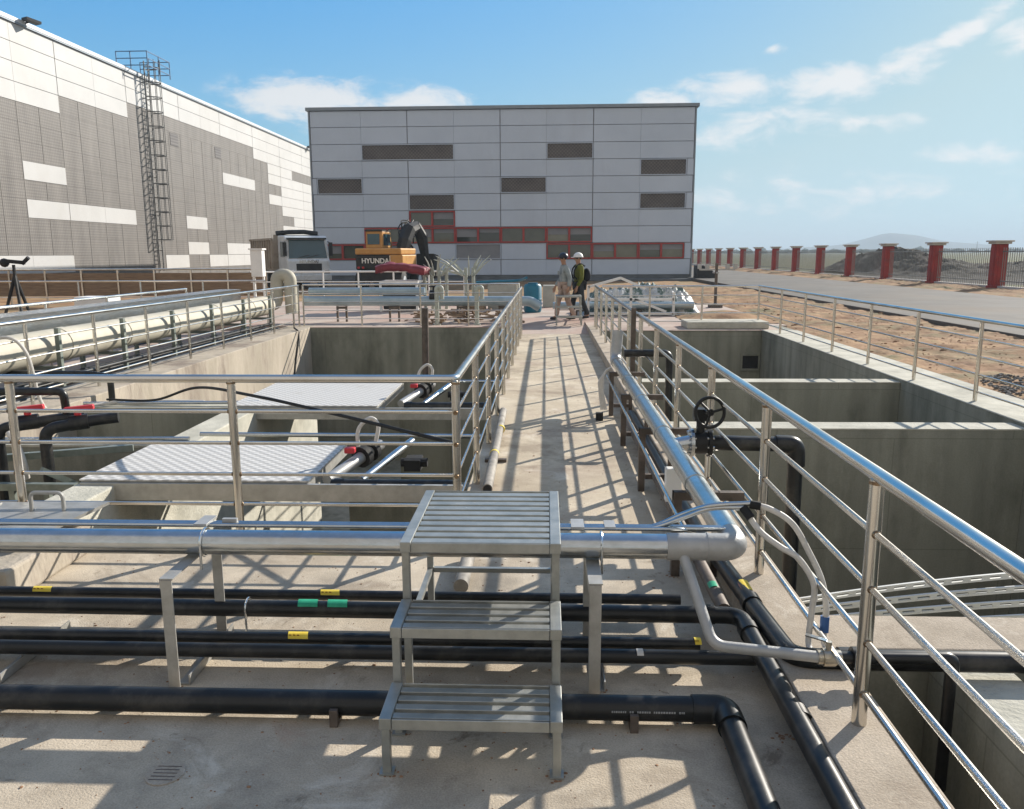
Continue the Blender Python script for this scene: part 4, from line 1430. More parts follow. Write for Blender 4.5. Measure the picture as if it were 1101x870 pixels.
def heap(x, y):
    e = max(0, 1-((x-2.75)/1.75)**4)*max(0, 1-((y-24.8)/1.25)**4)
    z = .13 + e*(.7+.34*fbm(x*1.3, y*1.3, 4)+.2*abs(fbm(x*3.4, y*3.4, 6))-.12*abs(fbm(x*8, y*8, 2)))
    return max(.135+.03*fbm(x*5, y*5), z)


ht = height_grid(1.0, 4.6, 23.5, 26.1, 90, 66, heap)
c_ = obj('sheet', ht, 'tarp', t, False)
c_.modifiers.new('thickness', 'SOLIDIFY').thickness = .01
b = MB()
for (a, c) in (((1.2, 23.4, .2), (3.6, 23.4, .2)), ((1.2, 23.4, .6), (3.6, 23.4, .6)), ((1.2, 23.4, .13), (1.2, 23.4, 1.0)), ((2.4, 23.4, .13), (2.4, 23.4, .95)), ((3.6, 23.4, .13), (3.6, 23.4, .8)),
               ((1.2, 23.4, .95), (2.1, 23.4, 1.2)), ((2.1, 23.4, 1.2), (2.8, 23.45, .9)), ((2.5, 23.4, .6), (3.4, 23.4, .25))):
    b.obox(a, c, .07, .07)
obj('steel_frame', b, 'white', t)
# camera/sensor post
t = thing('sensor_post', 'slim post with small cross arms standing on the soil near the road', 'post', (5.5, 27, 0))
obj('mast', MB().tube([(5.5, 27, 0), (5.5, 27, 1.55)], .05, 10), 'brownsteel', t, True)
b = MB().obox((4.95, 27, 1.35), (6.1, 27, 1.35), .05, .05).obox((5.5, 26.7, 1.25), (5.5, 27.5, 1.25), .05, .05)
for x in (4.95, 5.2, 5.85, 6.1):
    b.cbox((x, 27, 1.45), (.12, .1, .16))
obj('cross_arm', b, 'galvpaint', t)
obj('base_block', MB().cbox((5.5, 27, .1), (.4, .4, .25)), 'brownsteel', t)
b = height_grid(3.6, 5.9, 20.8, 23.5, 24, 26, lambda x, y: .14+max(0, .22*(1-((x-4.75)/1.1)**2)*(1-((y-22.2)/1.2)**2))+.03*fbm(x*3, y*3))
tag(obj('soil_heap', b, 'soil', smooth=True), 'low flat heap of soil on the slab beyond the far railing', 'soil heap')
tag(obj('dark_trough', MB().prism([(10.5, -.04), (12.0, -.04), (11.8, .5), (10.9, 1.0), (10.5, 1.0)], 'y', 58.0, 59.5), 'dark'), 'dark wedge shaped ramp at the right corner of the grey building', 'ramp')
t = thing('cabinet', 'pale narrow cabinet on thin legs in front of the dump truck', 'cabinet', (-9.9, 28, .13))
obj('body', MB().box(-10.02, -9.62, 27.8, 28.12, 1.15, 2.05), 'white', t, bevel=.02)
obj('cap', MB().box(-10.06, -9.58, 27.76, 28.16, 2.052, 2.1), 'white', t)
for x in (-9.98, -9.66):
    obj('leg', MB().box(x-.03, x+.03, 27.95, 28.01, .0, 1.148), 'white', t)

# ------------------------------------------------------------------ front grey building
FY = 60.0
fb = thing('warehouse', 'grey panelled industrial building with a red framed window band', 'building', (-3.2, 70, 0))
xe = [-16.75, -13.13, -9.83, -6.53, -3.25, .02, 3.3, 6.6, 10.33]
ze = [.34, 1.45, 2.61, 3.77, 4.93, 6.09, 7.24, 8.40, 9.55, 10.71, 11.82]
ze = ze[::-1]
louv = {(2, 1), (2, 5), (3, 7), (4, 0), (4, 4), (5, 7), (5, 2)}
louvl = {(8, 3)}
wins = {(6, 2), (7, 1), (7, 2), (7, 3), (7, 4), (7, 5), (8, 0), (8, 1), (8, 5), (8, 6), (8, 7)}
wall = MB()
wall.box(-16.75, 10.33, FY+.12, FY+22, .0, 11.8)
obj('wall_core', wall, 'joint', fb)
pn = MB()
for r_ in range(10):
    z1, z0 = ze[r_], ze[r_+1]
    c = 0
    for c in range(8):
        if (r_, c) == (2, 2) or (r_, c) in louv or (r_, c) in louvl or (r_, c) in wins:
            continue
        gx0 = .03 if (c % 2 == 0) else .004
        gx1 = .03 if (c % 2 == 1) else .004
        pn.box(xe[c]+gx0, xe[c+1]-gx1, FY, FY+.118, z0+.018, z1-.018)
obj('wall', pn, 'sheet', fb, bevel=.008)


def framed(cells, nm, fm, im, depth, mull):
    for (r_, c) in cells:
        z1, z0 = ze[r_]-.03, ze[r_+1]+.03
        x0, x1 = xe[c]+.01, xe[c+(2 if (r_, c) == (2, 1) else 1)]-.01
        if c == 7:
            x1 = 9.85
            obj('wall_strip', MB().box(9.9, 10.33, FY, FY+.118, z0, z1), 'sheet', fb)
        if c == 0:
            x0 = -16.4
            obj('wall_strip', MB().box(-16.75, -16.45, FY, FY+.118, z0, z1), 'sheet', fb)
        f_ = MB()
        w_ = .09 if fm == 'winred' else .05
        f_.box(x0, x1, FY-.06, FY+.115, z0, z0+w_)
        f_.box(x0, x1, FY-.06, FY+.115, z1-w_, z1)
        f_.box(x0, x0+w_, FY-.06, FY+.115, z0+w_, z1-w_)
        f_.box(x1-w_, x1, FY-.06, FY+.115, z0+w_, z1-w_)
        for k in range(1, mull):
            xm = x0+(x1-x0)*k/mull
            f_.box(xm-.07, xm+.07, FY-.055, FY+.115, z0+w_, z1-w_)
        fo = obj(nm, f_, fm, fb)
        if nm == 'window':
            for k in range(mull):
                xa, xb = x0+(x1-x0)*k/mull, x0+(x1-x0)*(k+1)/mull
                im2 = random.choice(['glass', 'glass', 'glass_b', 'glass_c'])
                obj('pane', MB().box(xa+.072, xb-.072, FY+depth, FY+depth+.03, z0+w_, z1-w_), im2, fo)
                if random.random() < .45:
                    zb = z1-w_-(z1-z0)*random.uniform(.25, .6)
                    obj('blind', MB().box(xa+.09, xb-.09, FY+depth-.012, FY+depth-.004, zb, z1-w_-.01), 'louvrel', fo)
        else:
            obj('sheet', MB().box(x0+w_, x1-w_, FY+depth, FY+depth+.03, z0+w_, z1-w_), im, fo)


framed(sorted(wins), 'window', 'winred', 'glass', .085, 2)
framed(sorted(louv), 'louvre', 'sheet', 'louvre', .03, 1)
framed(sorted(louvl), 'louvre', 'sheet', 'louvrel', .03, 1)
obj('plinth', MB().box(-16.7, 10.3, FY+.03, FY+.119, 0, .33), 'plinth', fb)
obj('roof_trim', MB().box(-17.0, 10.6, FY-.12, FY+22.2, 11.84, 12.06), 'trim', fb)
obj('corner_trim', MB().box(10.335, 10.44, FY-.02, FY+.3, 0, 11.83), 'trim', fb)
obj('corner_trim', MB().box(-16.86, -16.755, FY-.02, FY+.3, 0, 11.83), 'trim', fb)
tag(obj('kerb_strip', MB().box(-17, 10.5, FY-2.2, FY-.1, -.04, .08), 'plinth'), kind='structure')

# ------------------------------------------------------------------ long left building
LX = -31.7
lb = thing('long_warehouse', 'long white industrial building with brown perforated cladding and white inserts', 'building', (-42, 76, 0))
obj('wall_core', MB().box(LX-22, LX-.13, 14, 138, 0, 15.45), 'jointw', lb)
ye = [8.0+0.0]
Y0, BAY, ROW, ZT = 54.7, 9.03, 1.135, 15.52
halves = [Y0+BAY/2*k for k in range(-9, 20)]
white, grey = MB(), MB()
depth_by = {}


def is_white(r_, k):
    """row r_ counted from the top, half bay index k with k=0 starting at Y0"""
    if k < 0:
        top = 4
    elif k < 2:
        top = 3
    elif k < 8:
        top = 2
    elif k == 8:
        top = 3
    elif k == 9:
        top = 5
    else:
        top = 99
    if r_ < top:
        return True
    ins = {(7, -1), (9, -1), (9, 0), (9, 1), (12, -3), (12, -2), (12, -1), (9, 4), (11, 4), (12, 3), (12, 5), (11, 6), (11, 7), (12, 6), (12, 7),
           (5, 6), (5, 7), (6, 9), (7, -6), (10, -7), (10, -6), (8, 10), (12, 9)}
    return (r_, k) in ins


def is_grey_ins(r_, k):
    return (r_, k) in {(3, 11), (8, 10), (3, 12), (10, 11)}


for i in range(len(halves)-1):
    k = i-9
    y0, y1 = halves[i], halves[i+1]
    for r_ in range(14):
        z1 = ZT-ROW*r_
        z0 = max(0.05, z1-ROW)
        gl = .035 if k % 2 == 0 else .006
        gr = .035 if k % 2 == 1 else .006
        wv = is_white(r_, k) and not is_grey_ins(r_, k)
        q = white if wv else grey
        if wv:
            q.box(LX-.12, LX+.0, y0+gl, y1-gr, z0+.016, z1-.016)
        else:
            q.box(LX-.12, LX-.03, y0, y1, z0+.004, z1-.004)
obj('wall', white, 'sheetw', lb, bevel=.008)
obj('cladding', grey, 'perf', lb)
b = MB()
for k in range(-9, 10):
    for dy in (.0, BAY/4):
        y = Y0+BAY/2*k+dy
        b.box(LX-.028, LX-.012, y-.02, y+.02, .1, ZT-ROW*(4 if k < 0 else 3))
obj('cladding_strip', b, 'perfw', lb)
for (y, r_) in ((71.5, 3), (81.0, 3)):
    obj('vent', MB().box(LX-.028, LX-.0, y-.75, y+.75, ZT-ROW*(r_+1)+.06, ZT-ROW*r_-.06), 'louvre', lb)
obj('roof_trim', MB().box(LX-22.2, LX+.15, 13.8, 138.2, 15.6, 15.82), 'trimw', lb)
obj('gutter', MB().box(LX+.02, LX+.13, 14, 138, 15.5, 15.598), 'trim', lb)
obj('plinth', MB().box(LX-.12, LX-.01, 14, 138, 0, .05), 'plinth', lb)
for y, lab in ((51.7, 'nearer'), (111.7, 'farther')):
    t = thing('wall_lamp', lab + ' dark floodlight bracketed to the roof edge of the long white building', 'lamp', (LX+.3, y, 15.7), group='floodlights on the roof edge')
    obj('bracket', MB().obox((LX+.153, y, 15.74), (LX+.6, y, 15.84), .08, .08), 'dark', t)
    obj('head', MB().obox((LX+.35, y-.4, 15.9), (LX+.75, y+.4, 15.8), .55, .15), 'dark', t)

# caged ladder
t = thing('caged_ladder', 'tall dark caged ladder fixed to the long white building', 'ladder', (LX+.3, 66.7, 1))
yc, xl = 66.8, LX+.25
for yy in (yc-.32, yc+.32):
    obj('stile', MB().box(xl-.04, xl+.04, yy-.035, yy+.035, .6, 16.8), 'cagemetal', t)
b = MB()
z = 1.0
while z < 16.6:
    b.box(xl-.02, xl+.02, yc-.285, yc+.285, z, z+.04)
    z += .33
obj('rungs', b, 'cagemetal', t)
b = MB()
ang = [math.pi*(-.5+k/8) for k in range(9)]
z = 3.1
while z < 16.9:
    P_ = [(xl+.1+1.0*math.cos(a), yc+.55*math.sin(a), z) for a in ang]
    P_ = [(xl, yc-.36, z)] + P_ + [(xl, yc+.36, z)]
    for i in range(len(P_)-1):
        b.obox(P_[i], P_[i+1], .03, .075)
    z += 1.1
for a in (ang[1], ang[4], ang[7], ang[2], ang[6]):
    p = (xl+.1+1.015*math.cos(a), yc+.565*math.sin(a))
    b.obox((p[0], p[1], 3.1), (p[0], p[1], 16.9), .045, .03)
obj('cage', b, 'cagemetal', t)
for z in (2.2, 5, 8, 11, 14, 15.2):
    for yy in (yc-.32, yc+.32):
        obj('wall_bracket', MB().box(LX+.003, xl-.042, yy-.03, yy+.03, z, z+.06), 'cagemetal', t)
b = MB()
for z in (16.15, 16.65, 17.15):
    for (a, c) in (((LX+1.3, 64.9), (LX+1.3, 68.7)), ((LX-1.1, 64.9), (LX+1.3, 64.9)), ((LX-1.1, 68.7), (LX+1.3, 68.7))):
        b.obox((a[0], a[1], z), (c[0], c[1], z), .06, .06)
for (x, y) in ((LX+1.3, 64.9), (LX+1.3, 66.8), (LX+1.3, 68.7), (LX-1.1, 64.9), (LX-1.1, 68.7), (LX, 64.9), (LX, 68.7)):
    b.obox((x, y, 15.83), (x, y, 17.18), .06, .06)
obj('roof_guard', b, 'darkblue', t)

# ------------------------------------------------------------------ perimeter fence, field, mound, hill
FX = 21.75
fe = thing('perimeter_fence', 'fence of red pillars with pale caps and thin bars beyond the road', 'fence', (22, 60, 0))
fys = [34.4]+[40.9+6.5*k for k in range(17)]
for i, y in enumerate(fys):
    x = FX
    p = obj('pillar', MB().box(x-.27, x+.27, y-.27, y+.27, -.02, 2.22).box(x-.32, x+.32, y-.32, y+.32, -.02, .25).box(x-.15, x+.15, y-.3, y+.3, .3, 2.2).box(x-.3, x+.3, y-.15, y+.15, .3, 2.2), 'pillar', fe, bevel=.015)
    obj('cap', MB().box(x-.37, x+.37, y-.37, y+.37, 2.222, 2.32).box(x-.45, x+.45, y-.45, y+.45, 2.322, 2.4), 'cap', p, bevel=.02)
for i in range(len(fys)-1):
    y0, y1 = fys[i]+.34, fys[i+1]-.34
    obj('base_wall', MB().box(FX-.12, FX+.12, y0, y1, -.02, .25), 'cap', fe)
    b = MB()
    n = 30 if y0 < 90 else 18
    for k in range(n+1):
        y = y0+.06+(y1-y0-.12)*k/n
        b.box(FX-.012, FX+.012, y-.011, y+.011, .252, 2.05)
    b.box(FX-.018, FX+.018, y0, y1, .45, .5)
    b.box(FX-.018, FX+.018, y0, y1, 1.85, 1.9)
    obj('bar_panel', b, 'fencebar', fe)
for i, (y, x, s) in enumerate(((36.5, 21.2, .2), (45.5, 21.3, .22))):
    b = MB()
    stone(b, x, y, .08, s)
    stone(b, x+.3, y+.2, .08, s*.7)
    tag(obj('white_bag', b, 'white'), ('nearer' if i == 0 else 'farther') + ' crumpled white bag on the soil at the fence foot', 'bag')


def mound(x, y):
    h = 1.85*math.exp(-((x-27.6)/2.7)**2-((y-66)/7)**2)+1.2*math.exp(-((x-34)/5)**2-((y-58)/8)**2)+.9*math.exp(-((x-24.8)/2.2)**2-((y-68)/6)**2)
    return -.06+h*(1+.22*fbm(x*.5, y*.5)+.12*fbm(x*1.9, y*1.9, 3)+.07*fbm(x*4.5, y*4.5, 8))


tag(obj('spoil_mound', height_grid(22.9, 46, 42, 92, 150, 240, mound), 'mound', smooth=True), 'dark grey heap of spoil behind the fence in the field', 'spoil heap')


def hillz(x, y):
    h = 44*math.exp(-((x-985)/110)**2)*(.9+.12*fbm(x*.008, 3)) + 26*math.exp(-((x-1170)/190)**2)+18*math.exp(-((x-780)/190)**2)
    return -3+h*math.exp(-((y-2420)/160)**2)


tag(obj('hills', height_grid(250, 1800, 2100, 2750, 140, 18, hillz), 'hill', smooth=True), kind='structure')
tl = MB()
for k in range(420):
    x = random.uniform(60, 1150)
    y = random.uniform(850, 1000)
    s = random.uniform(3, 7) * (1.0 if random.random() < .85 else 1.5)
    stone(tl, x, y, s*.3, s*.9)
tag(obj('distant_trees', tl, 'leaf'), 'hazy line of trees along the far edge of the field', 'trees', kind='stuff')
for k, (x, y, h) in enumerate(((455, 900, 12), (380, 950, 9))):
    t = thing('distant_pylon', 'faint thin mast on the horizon, ' + ('right' if k == 0 else 'left') + ' one of two above the field', 'mast', (x, y, 0))
    obj('mast', MB().tube([(x, y, 0), (x, y, h)], [.5, .2], 6), 'fencebar', t)
    obj('cross_arm', MB().obox((x-2, y, h*.85), (x+2, y, h*.85), .3, .3), 'fencebar', t)


# ------------------------------------------------------------------ dump truck
def wheel(parent, x, y, r_, w):
    t_ = obj('wheel', MB().tube([(x-w/2, y, r_), (x-w/2+.04, y, r_), (x+w/2-.04, y, r_), (x+w/2, y, r_)], [r_*.88, r_, r_, r_*.88], 24), 'rubber', parent, True, local=True)
    obj('rim', MB().tube([(x-w/2-.02, y, r_), (x+w/2+.02, y, r_)], r_*.52, 18), 'truckwhite', t_, local=True)


tr = thing('dump_truck', 'white cab dump truck with a brown tipper body facing the camera', 'truck', (-13.25, 46.0, 0), R(32))
cab = MB().prism([(0, .75), (0, 1.55), (.12, 1.65), (.38, 2.75), (.55, 2.92), (1.9, 2.95), (1.95, .75)], 'x', -1.22, 1.22)
obj('cab', cab, 'truckwhite', tr, local=True, bevel=.07)
ws = MB().add([(-1.08, .115, 1.68), (1.08, .115, 1.68), (1.0, .36, 2.68), (-1.0, .36, 2.68), (-1.08, .2, 1.68), (1.08, .2, 1.68), (1.0, .45, 2.68), (-1.0, .45, 2.68)],
              [(0, 1, 2, 3), (7, 6, 5, 4), (0, 4, 5, 1), (1, 5, 6, 2), (2, 6, 7, 3), (3, 7, 4, 0)])
obj('windscreen', MB().add([(v[0], v[1]-.03, v[2]) for v in ws.v], ws.f), 'cabglass', tr, local=True)
for s in (-1, 1):
    obj('side_window', MB().add([(s*1.225, .35, 1.75), (s*1.225, 1.35, 1.75), (s*1.225, 1.35, 2.6), (s*1.225, .55, 2.6), (s*1.232, .35, 1.75), (s*1.232, 1.35, 1.75), (s*1.232, 1.35, 2.6), (s*1.232, .55, 2.6)],
                                [(0, 1, 2, 3), (7, 6, 5, 4), (0, 4, 5, 1), (1, 5, 6, 2), (2, 6, 7, 3), (3, 7, 4, 0)]), 'cabglass', tr, local=True)
    obj('mirror', MB().box(s*1.3-.1, s*1.3+.1, .05, .14, 1.8, 2.55).obox((s*1.2, .3, 2.6), (s*1.3, .1, 2.5), .04, .04), 'dark', tr, local=True)
    obj('headlight', MB().box(s*1.0-.17, s*1.0+.17, -.035, .02, .82, 1.05), 'chrome', tr, local=True, bevel=.03)
    obj('wiper', MB().obox((s*.25-.3, .06, 1.7), (s*.25+.3, .1, 1.86), .03, .03), 'dark', tr, local=True)
obj('grille', MB().box(-.72, .72, -.03, .02, .95, 1.38), 'dark', tr, local=True, bevel=.03)
obj('bumper', MB().box(-1.25, 1.25, -.12, .3, .42, .78), 'truckwhite', tr, local=True, bevel=.06)
obj('sun_visor', MB().box(-1.1, 1.1, .16, .42, 2.72, 2.8), 'dark', tr, local=True)
tx = text_mb('HYUNDAI', .24, .015)
b = MB()
b.v = [(v[0], -.02-v[2], v[1]+1.42) for v in tx.v]
b.f = tx.f
obj('lettering', b, 'chrome', tr, local=True)
bd = MB()
bd.box(-1.4, 1.4, 2.3, 8.0, .98, 1.1)
for s in (-1, 1):
    bd.box(s*1.37-.035, s*1.37+.035, 2.3, 8.0, 1.1, 2.75)
    for k in range(10):
        bd.box(s*1.44-.045, s*1.44+.045, 2.35+.58*k, 2.47+.58*k, 1.1, 2.7)
    bd.box(s*1.44-.05, s*1.44+.05, 2.3, 8.0, 2.7, 2.82)
bd.box(-1.33, 1.33, 2.3, 2.38, 1.1, 3.0)
bd.box(-1.33, 1.33, 7.9, 8.0, 1.1, 2.7)
obj('tipper_body', bd, 'bed', tr, local=True)
obj('tarp_roll', MB().tube([(-1.2, 2.25, 3.08), (-.5, 2.2, 3.15), (.4, 2.2, 3.17), (1.2, 2.25, 3.08)], .13, 10), 'dark', tr, local=True)
obj('chassis', MB().box(-.5, .5, .3, 7.0, .6, .95).box(-1.1, 1.1, 2.0, 2.28, .6, 2.6), 'dark', tr, local=True)
for s in (-1, 1):
    for y, w in ((1.0, .35), (4.7, .55), (6.1, .55)):
        wheel(tr, s*1.0, y, .52, w)

# ------------------------------------------------------------------ excavator
ex = thing('excavator', 'orange wheeled excavator seen from behind with its dark arm raised', 'excavator', (-8.55, 44.3, 0), R(-9))
obj('undercarriage', MB().box(-.9, .9, -1.4, 2.2, .5, .95).cyl((0, .3, .95), (0, .3, 1.1), .7, 20), 'dark', ex, local=True)
for s in (-1, 1):
    for y in (-.9, 1.7):
        wheel(ex, s*1.05, y, .5, .5)
cw = MB().prism([(-1.28, 1.05), (1.28, 1.05), (1.28, 1.85), (-1.28, 1.85)], 'y', -1.25, -.5)
obj('counterweight', cw, 'dark', ex, local=True, bevel=.1)
obj('engine_cover', MB().box(-1.27, 1.27, -1.3, 1.2, 1.86, 2.18), 'orange', ex, local=True, bevel=.06)
obj('side_panel', MB().box(.62, 1.36, -1.34, 1.0, 1.1, 1.84), 'orange', ex, local=True, bevel=.05)
obj('side_panel', MB().box(-1.3, -.6, -.45, 1.2, 1.1, 1.84), 'orange', ex, local=True, bevel=.05)
obj('deck', MB().box(-1.3, 1.3, -.4, 1.9, 1.0, 1.09), 'dark', ex, local=True)
tx = text_mb('HYUNDAI', .36, .012)
b = MB()
b.v = [(v[0]*1.0-.12, -1.262-v[2], v[1]+1.42) for v in tx.v]
b.f = tx.f
obj('lettering', b, 'white', ex, local=True)
obj('badge_bar', MB().box(.66, .69, -1.36, -1.34, 1.15, 1.8), 'white', ex, local=True)
for x in (-1.1, -.85):
    obj('tail_lamp', MB().box(x-.06, x+.06, -1.275, -1.24, 1.14, 1.24), 'lampred', ex, local=True)
cb = obj('cab', MB().prism([(.1, 2.19), (1.6, 2.19), (1.75, 2.3), (1.45, 3.1), (.15, 3.1)], 'x', -1.2, -.25), 'orange', ex, local=True, bevel=.05)
obj('rear_window', MB().box(-1.08, -.4, .085, .11, 2.4, 2.95), 'cabglass', cb, local=True)
obj('side_window', MB().box(-.245, -.235, .3, 1.35, 2.35, 2.95), 'cabglass', cb, local=True)
obj('roof', MB().box(-1.22, -.23, .08, 1.5, 3.102, 3.16), 'dark', cb, local=True)
bm_ = MB()
bm_.tube([(.5, .9, 1.7), (.65, 1.2, 2.6), (.8, 1.6, 3.2), (1.0, 2.3, 3.4)], [.34, .4, .38, .3], 8)
obj('boom', bm_, 'dark', ex, local=True)
ar = MB().tube([(1.0, 2.1, 3.5), (1.15, 2.7, 2.8), (1.25, 3.0, 1.6)], [.24, .34, .22], 8)
obj('arm', ar, 'dark', ex, local=True)
b = MB()
b.prism([(3.0, 1.9), (4.0, 1.8), (4.1, .9), (3.5, .5), (3.0, .8)], 'x', .7, 1.75)
obj('bucket', b, 'dark', ex, local=True, bevel=.03)
for dx in (-.05, .25):
    obj('ram', MB().tube([(.35+dx, 1.0, 2.3), (.42+dx, 1.8, 3.35)], .07, 8).tube([(.42+dx, 1.8, 3.35), (.5+dx, 2.5, 3.75)], .04, 8), 'dark', ex, local=True)
b = MB()
for k in range(16):
    a = Vector((random.uniform(.2, 1.1), random.uniform(1, 3), random.uniform(2.2, 3.4)))
    b.tube(smooth_path([a, a+Vector((random.uniform(-.3, .3), .3, .35)), a+Vector((random.uniform(-.2, .4), .8, .3)), a+Vector((.2, 1.1, -.1))], 4), .035, 6)
obj('hydraulic_hoses', b, 'rubber', ex, local=True)


# ------------------------------------------------------------------ people
def skin_obj(name, joints, edges, m, parent, sub=2, root=0):
    names = list(joints)
    idx = {n: i for i, n in enumerate(names)}
    me = bpy.data.meshes.new(name)
    me.from_pydata([joints[n][0] for n in names], [(idx[a], idx[b]) for a, b in edges], [])
    o_ = bpy.data.objects.new(name, me)
    COL.objects.link(o_)
    o_.parent = parent
    md = o_.modifiers.new('skin', 'SKIN')
    md.use_smooth_shade = True
    sv = me.skin_vertices[0] if me.skin_vertices else None
    if sv is None:
        bm = bmesh.new()
        bm.from_mesh(me)
        bm.verts.layers.skin.verify()
        bm.to_mesh(me)
        bm.free()
        sv = me.skin_vertices[0]
    for i, n in enumerate(names):
        r_ = joints[n][1]
        sv.data[i].radius = r_ if isinstance(r_, tuple) else (r_, r_)
        sv.data[i].use_root = (i == root)
    s_ = o_.modifiers.new('sub', 'SUBSURF')
    s_.levels = sub
    s_.render_levels = sub
    me.materials.append(MT[m])
    return o_


def person(loc, rz, label, jacket, trousers, helmet, arm_swing, stride, pack=False):
    """local frame: faces -Y, Z up, 1.72 m"""
    p = thing('person', label, 'person', loc, rz)
    sw, st_ = arm_swing, stride
    J = {'pelvis': ((0, 0, .95), (.15, .11)), 'waist': ((0, -.01, 1.08), (.135, .1)), 'chest': ((0, -.02, 1.28), (.16, .11)), 'neckb': ((0, -.02, 1.44), (.075, .07)),
         'neck': ((0, -.03, 1.5), .055), 'head': ((0, -.05, 1.58), (.07, .085)), 'crown': ((0, -.05, 1.68), (.075, .09)),
         'sL': ((-.19, -.01, 1.39), .06), 'sR': ((.19, -.01, 1.39), .06),
         'eL': ((-.25, .02-sw*.5, 1.12), .043), 'eR': ((.25, .04+sw*.5, 1.12), .043),
         'wL': ((-.25, -.1-sw, .9), .028), 'wR': ((.25, -.04+sw, .89), .028),
         'hL': ((-.09, 0, .92), .09), 'hR': ((.09, 0, .92), .09),
         'kL': ((-.1, -.06-st_*.5, .5), .06), 'kR': ((.1, -.02+st_*.45, .5), .06),
         'aL': ((-.1, .0-st_, .09), .042), 'aR': ((.1, .06+st_, .11), .042),
         'tL': ((-.11, -.15-st_, .04), .035), 'tR': ((.11, -.1+st_, .04), .035)}
    E_ = [('pelvis', 'waist'), ('waist', 'chest'), ('chest', 'neckb'), ('neckb', 'neck'), ('neck', 'head'), ('head', 'crown'), ('chest', 'sL'), ('chest', 'sR'),
          ('sL', 'eL'), ('sR', 'eR'), ('eL', 'wL'), ('eR', 'wR'), ('pelvis', 'hL'), ('pelvis', 'hR'), ('hL', 'kL'), ('hR', 'kR'), ('kL', 'aL'), ('kR', 'aR'), ('aL', 'tL'), ('aR', 'tR')]
    for s, w in (('L', 'wL'), ('R', 'wR')):
        w0 = Vector(J[w][0])
        sg_ = -1 if s == 'L' else 1
        palm = w0+Vector((0, -.03, -.07))
        J['p'+s] = (tuple(palm), (.026, .036))
        E_.append((w, 'p'+s))
        for k, (dy, ln) in enumerate(((-.032, .075), (-.012, .085), (.01, .08), (.03, .06))):
            a = palm+Vector((0, dy, -.035))
            c = a+Vector((-sg_*.012, -.012, -ln*.55))
            d = c+Vector((-sg_*.018, -.008, -ln*.4))
            J['f%s%da' % (s, k)] = (tuple(a), .0095)
            J['f%s%db' % (s, k)] = (tuple(c), .0085)
            J['f%s%dc' % (s, k)] = (tuple(d), .007)
            E_ += [('p'+s, 'f%s%da' % (s, k)), ('f%s%da' % (s, k), 'f%s%db' % (s, k)), ('f%s%db' % (s, k), 'f%s%dc' % (s, k))]
        a = palm+Vector((-sg_*.01, -.045, .005))
        J['t%sa' % s] = (tuple(a), .011)
        J['t%sb' % s] = (tuple(a+Vector((-sg_*.012, -.02, -.04))), .009)
        E_ += [('p'+s, 't%sa' % s), ('t%sa' % s, 't%sb' % s)]
    body = skin_obj('body', J, E_, 'skin', p)
    fc = MB()
    fc.dome((0, -.145, 1.61), .02, 8, 4, 1.3, True)
    for s in (-1, 1):
        fc.dome((s*.085, -.045, 1.62), .022, 8, 4, 1.5, True)
    obj('face_features', fc, 'skin', p, True, local=True)
    ey = MB()
    for s in (-1, 1):
        ey.dome((s*.03, -.128, 1.64), .012, 8, 4, 1, True)
    ey.box(-.025, .025, -.137, -.128, 1.565, 1.572)
    obj('eyes', ey, 'hair', p, local=True)
    obj('hair', MB().dome((0, -.035, 1.655), .098, 14, 7, .75, True), 'hair', p, True, local=True)
    jk = {k: J[k] for k in ('chest', 'waist', 'pelvis', 'sL', 'sR', 'eL', 'eR', 'wL', 'wR', 'neckb')}
    jk = {'chest': (J['chest'][0], (.19, .14)), 'waist': (J['waist'][0], (.175, .135)), 'hem': ((0, 0, .84), (.185, .145)), 'neckb': ((0, -.02, 1.46), (.085, .08)),
          'sL': (J['sL'][0], .08), 'sR': (J['sR'][0], .08), 'eL': (J['eL'][0], .064), 'eR': (J['eR'][0], .064), 'wL': (J['wL'][0], .05), 'wR': (J['wR'][0], .05)}
    skin_obj('jacket', jk, [('chest', 'waist'), ('waist', 'hem'), ('chest', 'neckb'), ('chest', 'sL'), ('chest', 'sR'), ('sL', 'eL'), ('sR', 'eR'), ('eL', 'wL'), ('eR', 'wR')], jacket, p)
    tr_ = {'pelvis': (J['pelvis'][0], (.165, .125)), 'hL': (J['hL'][0], .1), 'hR': (J['hR'][0], .1), 'kL': (J['kL'][0], .078), 'kR': (J['kR'][0], .078), 'aL': (J['aL'][0], .068), 'aR': (J['aR'][0], .068)}
    skin_obj('trousers', tr_, [('pelvis', 'hL'), ('pelvis', 'hR'), ('hL', 'kL'), ('hR', 'kR'), ('kL', 'aL'), ('kR', 'aR')], trousers, p)
    for s in 'LR':
        a, b_ = Vector(J['a'+s][0]), Vector(J['t'+s][0])
        skin_obj('shoe', {'a': (tuple(a+Vector((0, .03, -.035))), (.055, .05)), 'b': (tuple(a+Vector((0, -.06, -.04))), (.05, .045)), 'c': (tuple(b_+Vector((0, -.03, 0))), (.045, .035))}, [('a', 'b'), ('b', 'c')], 'shoe', p)
    hm = MB().dome((0, -.04, 1.66), .132, 18, 7, .95)
    hm.tube([(0, -.045, 1.655), (0, -.045, 1.668)], .145, 18)
    hm.add([(-.1, -.15, 1.655), (.1, -.15, 1.655), (.07, -.225, 1.648), (-.07, -.225, 1.648), (-.1, -.15, 1.667), (.1, -.15, 1.667), (.07, -.225, 1.655), (-.07, -.225, 1.655)],
           [(0, 1, 2, 3), (7, 6, 5, 4), (0, 4, 5, 1), (1, 5, 6, 2), (2, 6, 7, 3), (3, 7, 4, 0)])
    obj('helmet', hm, helmet, p, True, local=True)
